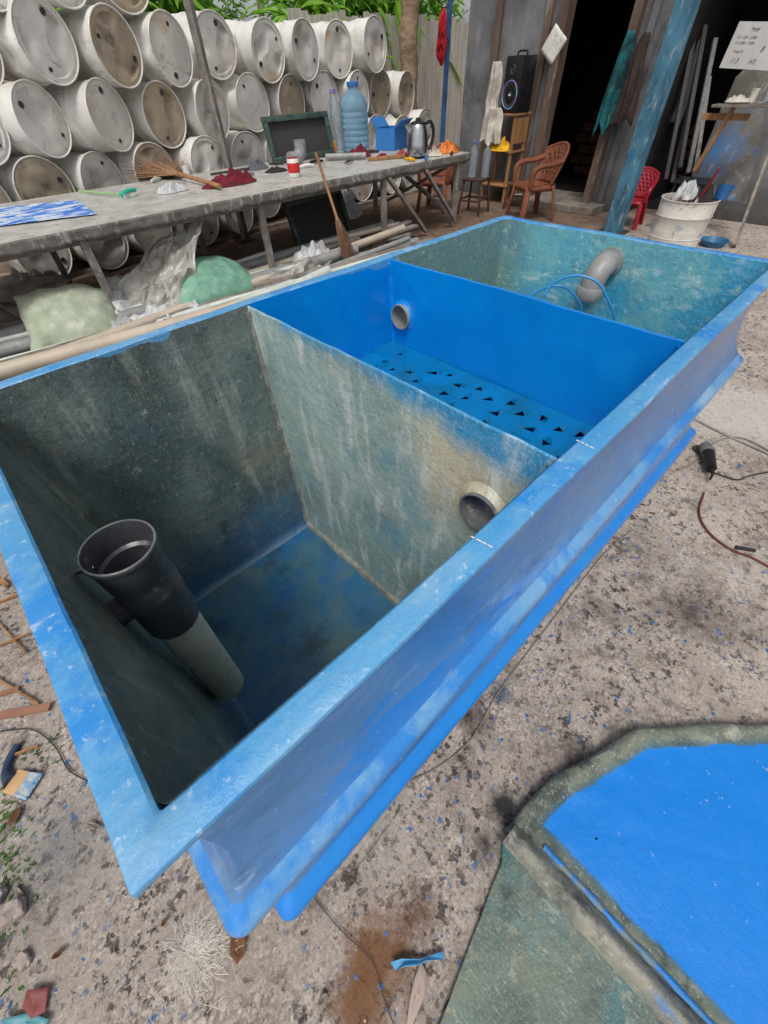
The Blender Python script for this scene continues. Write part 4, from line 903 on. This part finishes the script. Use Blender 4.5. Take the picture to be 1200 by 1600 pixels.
stool('low dark wooden stool holding two plastic bottles beside the table end',(6.72,4.88,0),.46,.36,simple('dark_wood',srgb(70,52,44),.5),.2)
bottle(V((6.66,4.94,.462)),.42,.06,m_clear,m_capb,'left clear plastic bottle standing on the low dark stool')
bottle(V((6.78,4.78,.462)),.40,.06,m_clear,m_white,'right clear plastic bottle standing on the low dark stool')
stool('black plastic stool in the shade behind the waste drum',(7.6,2.05,0),.55,.40,m_black,.1)
stool('small wooden stool under the timber shelf stand beside the brown chair',(7.45,4.55,0),.34,.3,simple('brown_wood',srgb(96,66,48),.5),.3)
# ------------------------------------------------------------ right side clutter
m_dirtydrum=M('dirty_white_drum',srgb(214,210,202),srgb(188,182,172),5,rough=.45,bump=.2,bscale=14,layers=(('n',srgb(132,118,104),4,.53,.67,.65),('n',srgb(76,68,62),12,.60,.69,.75),('n',srgb(70,120,166),8,.57,.65,.65)))
dr=thing('waste_drum','cut white drum full of rubbish standing beyond the far right corner of the tank','drum',(6.40,1.68,0))
a=MB();a.lathe([(0,.01),(.255,.005),(.262,.02),(.272,.2),(.280,.21),(.274,.22),(.282,.4),(.290,.41),(.284,.42),(.288,.55),(.295,.553),(.295,.562),(.284,.562),(.270,.03)],(0,0,0),48);obj('drum_body',a,m_dirtydrum,dr)
a=MB();a.grid(lambda u,v:V(((u-.5)*.38,(v-.5)*.38,.47+.2*noise.noise(V((u*6,v*6,1))))),20,20);obj('rubbish',a,M('mixed_rubbish',srgb(190,188,182),srgb(92,60,56),14,rough=.8,layers=(('n',srgb(190,50,50),20,.6,.64,.9),('n',srgb(40,90,150),16,.6,.64,.9))),dr)
crumple('plastic_bag','white plastic bag on top of the rubbish in the waste drum','bag',(6.42,1.75,.55),.13,.12,.16,m_bag,61)
crumple('cloth','dark rag on the right side of the rubbish in the waste drum','cloth',(6.38,1.55,.54),.11,.11,.12,m_ragb,62)
lathe_thing('bucket','small blue bucket hanging off the rim of the waste drum','bucket',(6.50,1.42,.55),[('bucket_body',[(0,.002),(.06,0),(.085,.13),(.08,.13),(.056,.006)],simple('bucket_blue',srgb(36,96,150),.4),20)],rot=(0,.25,0))
lathe_thing('basin','shallow blue basin on the ground beside the waste drum','basin',P(1112,384,0),[('basin_body',[(0,.004),(.12,0),(.16,.07),(.15,.07),(.115,.008)],simple('basin_blue',srgb(50,110,150),.4),24)])
a=MB();a.tube([(6.35,1.6,.45),(6.28,1.50,.84)],.010,6);tag(obj('stick',a,m_red,None,True),'thin red stick poking out of the waste drum','stick')
a=MB();p=P(1146,388,0);q=PX(1215,205,7.95);a.bar(p+V((0,0,.02)),q,.09,.03,ref=(0,1,0));tag(obj('plank',a,m_oldwood,None,True,smooth=False),'pale plank leaning on the wall at the right edge','plank')
a=MB();p=P(1068,330,.02);q=PX(1132,165,8.2);a.bar(p,q,.10,.03,ref=(0,1,0));tag(obj('plank',a,m_post,None,True,smooth=False),'dirty plank leaning behind the waste drum left of the smeared board','plank')
pn=M('blue_smeared_board',srgb(128,122,114),srgb(96,92,88),3,rough=.6,bump=.3,layers=(('sp',srgb(50,132,196),tuple(PX(1112,232,7.85)),.05,.4,.9,.6),('n',srgb(50,120,176),4,.56,.62,.6),('n',srgb(180,176,168),9,.56,.66,.6),('n',srgb(60,54,50),7,.6,.7,.6)))
a=MB();q=[PX(1072,300,7.95),PX(1165,318,7.75),PX(1215,60,8.3),PX(1150,120,8.35)]
a.add(q+[c+V((.03,0,0)) for c in q],[(0,1,2,3),(7,6,5,4),(0,4,5,1),(1,5,6,2),(2,6,7,3),(3,7,4,0)])
tag(obj('leaning_board',a,pn,None,True,smooth=False),'grey board smeared with blue paint leaning behind the waste drum','board')
for i,(u0,v0,u1,v1) in enumerate(((1062,262,1102,40),(1075,270,1118,60),(1050,285,1090,110),(1040,280,1084,60),(1084,280,1108,120))):
    a=MB();a.bar(PX(u0,v0,8.1),PX(u1,v1,8.6),.05,.03);tag(obj('steel_profile',a,[m_dark,m_pvc_mid,m_dark,m_dark,m_post][i],None,True,smooth=False),'%s metal profile leaning in the dark corner right of the blue post'%ordn[i],'metal bar')
sf=thing('wall_shelf','narrow timber wall shelf under the whiteboard','shelf',PX(1165,165,7.6))
a=MB();a.box((0,-.05,0),(.22,.75,.025),bev=.003);obj('shelf_board',a,m_oldwood,sf,smooth=False)
a=MB();a.bar((.03,.12,-.02),(.03,.26,-.6),.06,.04);obj('bracket',a,m_wood,sf,smooth=False)
a=MB();a.box((.08,.18,-.1),(.03,.5,.06));obj('batten',a,m_wood,sf,smooth=False)
wc=PX(1178,72,7.6)
wb=thing('whiteboard','whiteboard with handwritten notes hanging above the shelf at the right edge','whiteboard',wc,0,None,(math.radians(4),0,0))
a=MB();a.box((0,0,0),(.012,.5,.34));obj('panel',a,simple('board_white',srgb(206,206,202),.35),wb,smooth=False)
m_ink=simple('faded_ink',srgb(84,84,94),.6);m_inkr=simple('red_ink',srgb(170,90,90),.6)
def text(s_,y,z,size,mat,parent,x=-.0075):
    cu=bpy.data.curves.new('t','FONT');cu.body=s_;cu.size=size;cu.extrude=.0004;cu.shear=.3;to=bpy.data.objects.new('t',cu);COL.objects.link(to)
    bpy.context.view_layer.update();dg=bpy.context.evaluated_depsgraph_get();me=bpy.data.meshes.new_from_object(to.evaluated_get(dg));bpy.data.objects.remove(to)
    mt=Matrix(((0,0,-1,x),(-1,0,0,y),(0,1,0,z),(0,0,0,1)));me.transform(mt);me.materials.clear();me.materials.append(mat)
    o=bpy.data.objects.new('writing',me);COL.objects.link(o);o.parent=parent;return o
text('113',.17,-.13,.055,m_ink,wb);text('H3',-.02,-.13,.055,m_ink,wb);text('B',-.08,-.04,.06,m_ink,wb);text('O 1.500 - 2.000',.2,.05,.03,m_ink,wb);text('O 2.000 - 3.000',.2,.01,.03,m_ink,wb);text('- Harga B',.2,-.05,.03,m_inkr,wb);text('Harga',.1,.11,.035,m_ink,wb)
lathe_thing('tin_can','grey tin standing on the wall shelf below the whiteboard','can',PX(1196,160,7.58)+V((0,0,.01)),[('tin_body',[(0,.002),(.05,0),(.05,.13),(.046,.132),(.046,.125),(0,.12)],m_pvc,20)])
crumple('cloth','crumpled beige rag on the wall shelf below the whiteboard','cloth',PX(1150,162,7.6)+V((0,0,.012)),.08,.14,.05,m_cloth_beige,51)
lathe_thing('tin_can','blue stained tin standing left on the wall shelf','can',PX(1172,162,7.62)+V((0,0,.01)),[('tin_body',[(0,.002),(.04,0),(.04,.11),(.036,.112),(.036,.105),(0,.1)],m_dirtydrum,20)])
# ------------------------------------------------------------ second moulding, lower right
cv=thing('fiberglass_cover','loose fiberglass cover with bright blue painted panel lying on the ground at lower right','tank cover',(.75,-.75,0))
zt=.10
body=[P(795,1292,zt).xy,P(868,1212,zt).xy,P(1005,1132,zt).xy,P(1215,1122,zt).xy,V((1.6,-.95)),V((1.6,-1.7)),V((.30,-1.7)),P(1075,1600,zt).xy]
def inset(poly,d):
    n=len(poly);out=[]
    ar=sum(poly[i].x*poly[(i+1)%n].y-poly[(i+1)%n].x*poly[i].y for i in range(n));sg=1 if ar>0 else -1
    for i in range(n):
        a_,b_,c_=poly[i-1],poly[i],poly[(i+1)%n];e1=(b_-a_).normalized();e2=(c_-b_).normalized()
        n1=V((-e1.y,e1.x))*sg;n2=V((-e2.y,e2.x))*sg;k=(n1+n2);k=k/max(.3,k.dot(n1));out.append(b_+k*d)
    return out
r0=P(797,1300,.075);r1=P(1085,1612,.075)
d_=(r1-r0);r2=r0+d_*2.0
rdir=d_.xy.normalized();rn=V((-rdir.y,rdir.x))
if rn.x<0:rn=-rn
EDG=[]
def polyring(mb,specs,sub=24):
    rows=[]
    for d,z in specs:
        pl=inset(body,d);row=[]
        for i in range(len(pl)):
            for k in range(sub):
                q=pl[i].lerp(pl[(i+1)%len(pl)],k/sub);jj=.006*noise.noise(V((q.x*9,q.y*9,0))) if d<.02 else 0
                row.append((q.x+jj,q.y+jj,z+(.004*noise.noise(V((q.x*12,q.y*12,1))) if .005<d<.09 else 0)))
                rd=(q-r0.xy).dot(rn);EDG.append(min(d,rd-.030))
        rows.append(row)
    n=len(rows[0]);mb.add([p for r_ in rows for p in r_],[(i*n+k,i*n+(k+1)%n,(i+1)*n+(k+1)%n,(i+1)*n+k) for i in range(len(rows)-1) for k in range(n)])
    c=V((.9,-.9,rows[-1][0][2]));r=rows[-1]
    EDG.extend([min(.2,(V(p).xy-r0.xy).dot(rn)-.030) for p in r]+[.3])
    mb.add(list(r)+[c],[(k,(k+1)%n,n) for k in range(n)])
BLU=srgb(0,124,214)
m_cvb=M('cover_green_with_brushed_blue',srgb(122,128,112),srgb(78,88,78),6,rough=.28,bump=.3,bscale=22,coat=.35,layers=(('n',srgb(182,180,162),9,.55,.66,.65),('n',srgb(50,56,50),7,.52,.62,.8),('n',srgb(104,88,70),5,.56,.68,.5),('n',srgb(220,220,210),90,.6,.68,.5))+FIB+
  (('at',srgb(36,104,136),'edge_distance',.040,.066,.6,.05),('at',BLU,'edge_distance',.060,.066,.98,.05),('n',srgb(80,110,116),70,.64,.69,.55),('n',srgb(210,218,216),48,.665,.715,.6),('n',srgb(60,98,104),5,.64,.68,.6,(1,.5,1))))
a=MB();polyring(a,[(.0,.003),(-.002,.03),(.001,.050),(.008,.058),(.022,.059),(.032,.055),(.040,.049),(.050,.0465),(.060,.046),(.070,.0455),(.085,.045),(.10,.045),(.13,.046),(.18,.047)])
o=obj('cover_body',a,m_cvb,cv,True,wob=.008,ang=50)
at=o.data.attributes.new('edge_distance','FLOAT','POINT')
for i,v_ in enumerate(EDG):at.data[i].value=v_
m_ridge=M('ridge_grey_resin',srgb(156,152,136),srgb(110,112,102),9,rough=.34,bump=.7,coat=.25,layers=(('n',srgb(50,124,190),5,.57,.61,.6,(1,.3,1)),('n',srgb(64,68,62),12,.53,.63,.75),('n',srgb(215,213,200),60,.6,.68,.5))+FIB)
a=MB();a.grid(lambda u,v:r0.lerp(r2,u)+V((-1,0,0))*((.034+.005*noise.noise(V((u*20,3,0))))*(v-.5)*2)+V((0,0,.006+.034*math.cos((v-.5)*math.pi)-.026+.003*noise.noise(V((u*18,v*2,0))))),80,16);obj('ridge',a,m_ridge,cv,True,wob=.008)
a=MB()
rs0=r0+V((.048,-.09,-.022));rs1=r2+V((.048,0,-.022))
a.grid(lambda u,v:rs0.lerp(rs1,u)+V((1,0,0))*((.008+.004*noise.noise(V((u*26,7,0))))*(v-.5)*2)+V((0,0,.004*math.cos((v-.5)*math.pi))),80,6);obj('blue_bead',a,M('bead_blue_paint',BLU,srgb(30,110,170),8,rough=.3,coat=.3,bump=.5,layers=(('n',srgb(104,118,108),14,.50,.58,.85),)),cv,True,wob=.008)
a=MB();f0=P(785,1345,.02);f1=P(682,1612,.02)
fl=f0+(f1-f0)*2.2
a.grid(lambda u,v:(f0.lerp(fl,u)+V((.008*noise.noise(V((u*20,0,0))),0,0))).lerp(r0.lerp(r2,u)+V((-.026,0,-.024)),v)+V((0,0,-.012*math.sin(math.pi*v)+.004*noise.noise(V((u*9,v*5,2))))),60,18)
obj('side_flange',a,M('translucent_green_flange',srgb(104,116,100),srgb(72,88,80),5,rough=.26,bump=.7,bscale=30,coat=.4,layers=(('n',srgb(26,112,120),3.4,.52,.62,.6),('n',srgb(164,160,136),18,.57,.67,.6),('n',srgb(50,58,52),8,.53,.64,.75))+FIB),cv,True,wob=.006)
# ------------------------------------------------------------ ground clutter
gr=thing('angle_grinder','black and grey angle grinder lying beside the right side of the tank','grinder',P(1106,712,.04),.45)
a=MB();a.tube([(-.12,0,0),(-.05,0,.003),(.02,0,.004)],[.026,.03,.033],14);obj('motor_body',a,m_black,gr)
a=MB();a.tube([(.02,0,.004),(.06,0,.004),(.1,0,.002)],[.036,.034,.028],14);obj('gear_head',a,m_pvc_mid,gr)
a=MB();a.lathe([(0,-.037),(.05,-.037),(.05,-.034),(0,-.034)],(.1,0,0),28);obj('disc',a,m_dark,gr)
a=MB();a.tube([(-.12,0,0),(-.17,0,.0),(-.2,.01,-.02)],[.012,.008,.005],8);obj('cord_sleeve',a,m_black,gr)
def cable(name,label,cat,pts,r_,mat,z=.006):
    a=MB();a.tube(cr([P(u,v,z)+V((0,0,R.uniform(0,.004))) for u,v in pts],5),r_,6);return tag(obj(name,a,mat,None,True),label,cat)
m_rustc=simple('rust_red_cable',srgb(110,52,40),.6);m_cab=simple('black_cable',srgb(40,38,40),.5);m_wire=simple('pale_wire',srgb(130,122,112),.6)
cable('cable','rust red cable curving on the ground at the right edge','cable',[(1100,770),(1092,800),(1105,830),(1140,858),(1175,872),(1215,895)],.005,m_rustc)
cable('cable','black cable running from the grinder to the right edge','cable',[(1112,738),(1150,750),(1170,744),(1215,735)],.004,m_cab)
cable('cable','grey wire bundle beside the grinder under the tank rib','cable',[(1060,735),(1085,722),(1120,690),(1160,685),(1215,712)],.004,m_wire)
cable('cable','long pale wire running over the ground along the tank','cable',[(985,830),(940,870),(870,960),(780,1080),(740,1150),(690,1195),(620,1230)],.0022,m_wire)
cable('thread','loose dark thread lying on the ground below the tank corner','thread',[(480,1390),(530,1450),(580,1500),(600,1560),(620,1612)],.0012,m_cab)
cable('thread','thin pale fibre strand on the ground at lower centre','thread',[(510,1360),(560,1352),(600,1300),(610,1290)],.001,m_wire)
cable('thread','curled dark wire on the ground left of the tank','wire',[(-10,1145),(50,1140),(85,1165),(110,1205),(150,1225)],.002,m_cab)
cable('rod','pale thin rod on the ground beyond the grinder','rod',[(1085,655),(1130,678),(1215,716)],.006,m_pvc)
a=MB();a.tube([P(1150,855,.01),P(1180,860,.012)],[.01,.008],8);tag(obj('plug',a,m_cab,None,True),'small black plug at the end of the rust red cable','plug')
# fibre tuft
a=MB();c=P(305,1490,.004)
for i in range(900):
    an=R.uniform(0,6.28);r_=abs(R.gauss(0,.036));s=c+V((math.cos(an)*r_,math.sin(an)*r_,R.uniform(0,.006)));a2=R.uniform(0,6.28);ln=R.uniform(.02,.06)
    e=s+V((math.cos(a2)*ln,math.sin(a2)*ln,R.uniform(0,.008)));a.tube([s,s.lerp(e,.5)+V((R.uniform(-.004,.004),R.uniform(-.004,.004),.004)),e],.0005,3,cap=False)
tag(obj('fibre_tuft',a,simple('glass_fibre',srgb(232,224,214),.6),None,True),'flat tuft of pale glass fibres on the ground below the tank corner','fibre')
def flat(name,label,cat,pix,mat,z=.006,amp=.004,th=.0015):
    pts=[P(u,v,0) for u,v in pix];cx=sum((p for p in pts),V((0,0,0)))/len(pts);a=MB();n=len(pts);rows=[]
    for t in (0,.5,1):rows+= [cx.lerp(p,t)+V((0,0,z+amp*(t*t if t else .3)*(1+noise.noise(p*40)))) for p in pts]
    fs=[(i*n+k,i*n+(k+1)%n,(i+1)*n+(k+1)%n,(i+1)*n+k) for i in range(2) for k in range(n)]
    a.add(rows,fs);return tag(obj(name,a,mat,None,True,solid=th),label,cat)
m_bluef=simple('blue_film',srgb(86,160,205),.35)
flat('film_scrap','torn light blue film scrap with a narrow waist on the ground at the bottom','scrap',[(610,1502),(628,1495),(655,1497),(690,1485),(694,1497),(665,1500),(655,1506),(632,1508),(618,1515)],m_bluef,.006,.012)
flat('dead_leaf','long pale grey leaf lying below the blue film scrap','leaf',[(657,1500),(667,1520),(664,1555),(645,1600),(635,1605),(640,1560),(648,1525)],simple('pale_leaf',srgb(170,152,140),.7),.004,.006)
flat('dead_leaf','curled brown leaf right of the fibre tuft','leaf',[(365,1455),(388,1462),(385,1490),(375,1505),(362,1490)],m_dry,.006,.014)
flat('dead_leaf','reddish fallen leaf at the lower left corner','leaf',[(50,1545),(82,1540),(75,1580),(55,1590),(42,1570)],simple('red_leaf',srgb(140,80,76),.7),.006,.01)
flat('film_scrap','teal plastic scrap at the lower left corner','scrap',[(10,1590),(50,1580),(85,1590),(70,1612),(10,1612)],simple('teal_scrap',srgb(90,150,158),.4),.006,.01)
wh=['just left of the tank near corner','under the paint brush at the left edge','below the weeds at the left edge','right of the small stone at lower left','between stone and fibre tuft','above the fibre tuft','at the bottom left of the brown soil patch']
for i,(u,v,s) in enumerate(((150,1290,8),(28,1275,11),(35,1395,10),(95,1490,8),(180,1480,7),(260,1440,6),(505,1560,9))):
    an=R.uniform(0,6.28);pix=[(u+s*(1.5+.5*noise.noise(V((t*2,i,0))))*math.cos(t)*math.cos(an)-s*.6*math.sin(t)*math.sin(an),v+s*(1.5+.5*noise.noise(V((t*2,i,5))))*math.cos(t)*math.sin(an)+s*.6*math.sin(t)*math.cos(an)) for t in [k*6.283/9 for k in range(9)]]
    flat('dead_leaf','small dry leaf %s'%wh[i],'leaf',pix,m_dry if i%2 else m_oldwood,.004,.010)
def rock(name,label,cat,c,s,mat,seed,sq=.7):
    bm=bmesh.new();bmesh.ops.create_icosphere(bm,subdivisions=3,radius=1);mb=MB()
    for v in bm.verts:
        q=v.co.copy();mx=max(abs(q.x),abs(q.y),abs(q.z));q=q.lerp(q/mx,.6);k=1+.22*noise.noise(q*1.4+V((seed,0,0)))+.07*noise.noise(q*4);v.co=V((q.x*s[0]*k,q.y*s[1]*k,(q.z*sq+sq)*s[2]*k))
    bm.verts.index_update();mb.add([v.co for v in bm.verts],[[v.index for v in f.verts] for f in bm.faces]);bm.free()
    o=obj(name,mb,mat,None,ang=25);o.location=c;o.rotation_euler=(0,0,seed);return tag(o,label,cat)
m_stone=M('rough_stone',srgb(176,160,152),srgb(126,114,108),8,rough=.85,bump=.6,coord='obj')
rock('stone','fist sized grey pink stone near the left edge below the tank corner','stone',P(26,1425),(.035,.026,.03),m_stone,3)
rock('stone','small stone below the fist sized stone near the left edge','stone',P(40,1500),(.02,.016,.014),m_stone,5)
rock('stone','small pale stone at the left edge below the weeds','stone',P(2,1400),(.02,.02,.02),m_stone,7)
# brush lying
pb=thing('paint_brush','paint brush with blue tipped bristles on the ground left of the tank','brush',P(34,1224,.014),0)
d0=(P(80,1235,0)-P(30,1222,0)).normalized();s0=V((-d0.y,d0.x,0))
a=MB();a.bar(-d0*.040,d0*.006,.070,.018,.004);obj('ferrule',a,M('yellow_wood',srgb(206,164,116),None,10,rough=.5),pb)
a=MB()
for i in range(700):
    x=R.uniform(-.034,.034);z=R.uniform(-.008,.008);a.tube([s0*x+V((0,0,z)),s0*x*1.12+d0*R.uniform(.04,.052)+V((0,0,z*.5-.003))],.0012,3,cap=False)
obj('bristles',a,M('blue_bristle',srgb(80,146,194),srgb(196,194,184),40,rough=.7),pb)
a=MB();a.tube(cr([-d0*.038,-d0*.055+s0*.004,-d0*.08+s0*.018,-d0*.10+s0*.05,-d0*.11+s0*.10]),[.026-.014*min(1,i/14) for i in range(25)],12);obj('handle',a,simple('navy_handle',srgb(44,62,86),.5),pb)
for i,(u0,v0,u1,v1,w_) in enumerate(((0,1118,78,1104,.03),(-5,1060,60,1100,.008),(-5,942,30,928,.012),(-5,1010,45,990,.008),(0,1085,30,1075,.02),(0,905,12,915,.02),(-5,970,40,1020,.006),(20,1180,60,1165,.008))):
    a=MB();a.bar(P(u0,v0,.012),P(u1,v1,.014),w_,.008);tag(obj('wood_splinter',a,simple('red_brown_wood',srgb(150,108,86),.7) if i in(0,4) else m_wood,None,True,smooth=False),'%s of the wood splinters scattered on the ground left of the tank'%ordn[i],'wood','wood splinters left of the tank')
# weeds (nobody could count the blades)
a=MB()
for (u,v,nn_,sp_) in ((12,1310,70,.04),(20,1370,50,.035),(5,1260,40,.04),(50,1180,30,.04),(10,1450,24,.03),(95,1160,14,.03),(0,1560,24,.03)):
    c=P(u,v)
    for i in range(nn_):
        s=c+V((R.gauss(0,sp_),R.gauss(0,sp_),0));an=R.uniform(0,6.28);ln=R.uniform(.010,.028);d=V((math.cos(an),math.sin(an),R.uniform(.2,1.2))).normalized();q=V((-math.sin(an),math.cos(an),0))*ln*.16
        a.add([s,s+d*ln*.5+q,s+d*ln+V((0,0,-.004)),s+d*ln*.5-q],[(0,1,2,3)])
tag(obj('weeds',a,m_grass,None,True,smooth=False),'small green weeds growing at the left edge of the yard','weeds',None,'stuff')
def scatter(name,label,cat,mat,n,area,smin,smax,flat_=.6):
    a=MB()
    for i in range(n):
        x,y=area();s=R.uniform(smin,smax)*(R.random()**1.5+.35);an=R.uniform(0,6.28);k=6
        vs=[(x+s*math.cos(an+q*6.28/k)*R.uniform(.7,1.1),y+s*math.sin(an+q*6.28/k)*R.uniform(.6,1),0.001) for q in range(k)]
        vs+=[((p[0]-x)*.6+x,(p[1]-y)*.6+y,s*flat_) for p in vs]
        a.add(vs,[tuple(range(k,2*k))]+[(q,(q+1)%k,k+(q+1)%k,k+q) for q in range(k)])
    return tag(obj(name,a,mat,None,True,smooth=False),label,cat,None,'stuff')
def ar_near():
    while True:
        x=R.uniform(-.9,4.5);y=R.uniform(-1.3,2.2)
        if X0-.03<x<X1+.03 and Y0<y<Y1:continue
        return x,y
scatter('gravel','loose gravel grains scattered over the concrete yard','gravel',M('gravel_grain',srgb(180,168,157),srgb(80,70,64),26,.45,.55,rough=.9),3400,ar_near,.0015,.005,.4)
scatter('paint_flakes','tiny blue paint flakes scattered on the ground beside the tank','paint flakes',simple('blue_flake',srgb(24,96,160),.4),420,lambda:(R.uniform(-.3,1.6),R.uniform(-.6,.12)),.0018,.006,.2)
def ar_lit():return R.uniform(-1,7),R.uniform(3.2,6.6)
scatter('leaf_litter','brown leaf litter and crumbs on the soil under the table','litter',M('litter',srgb(130,96,70),srgb(76,56,44),5,.3,.7,rough=.9),2600,ar_lit,.01,.03,.3)
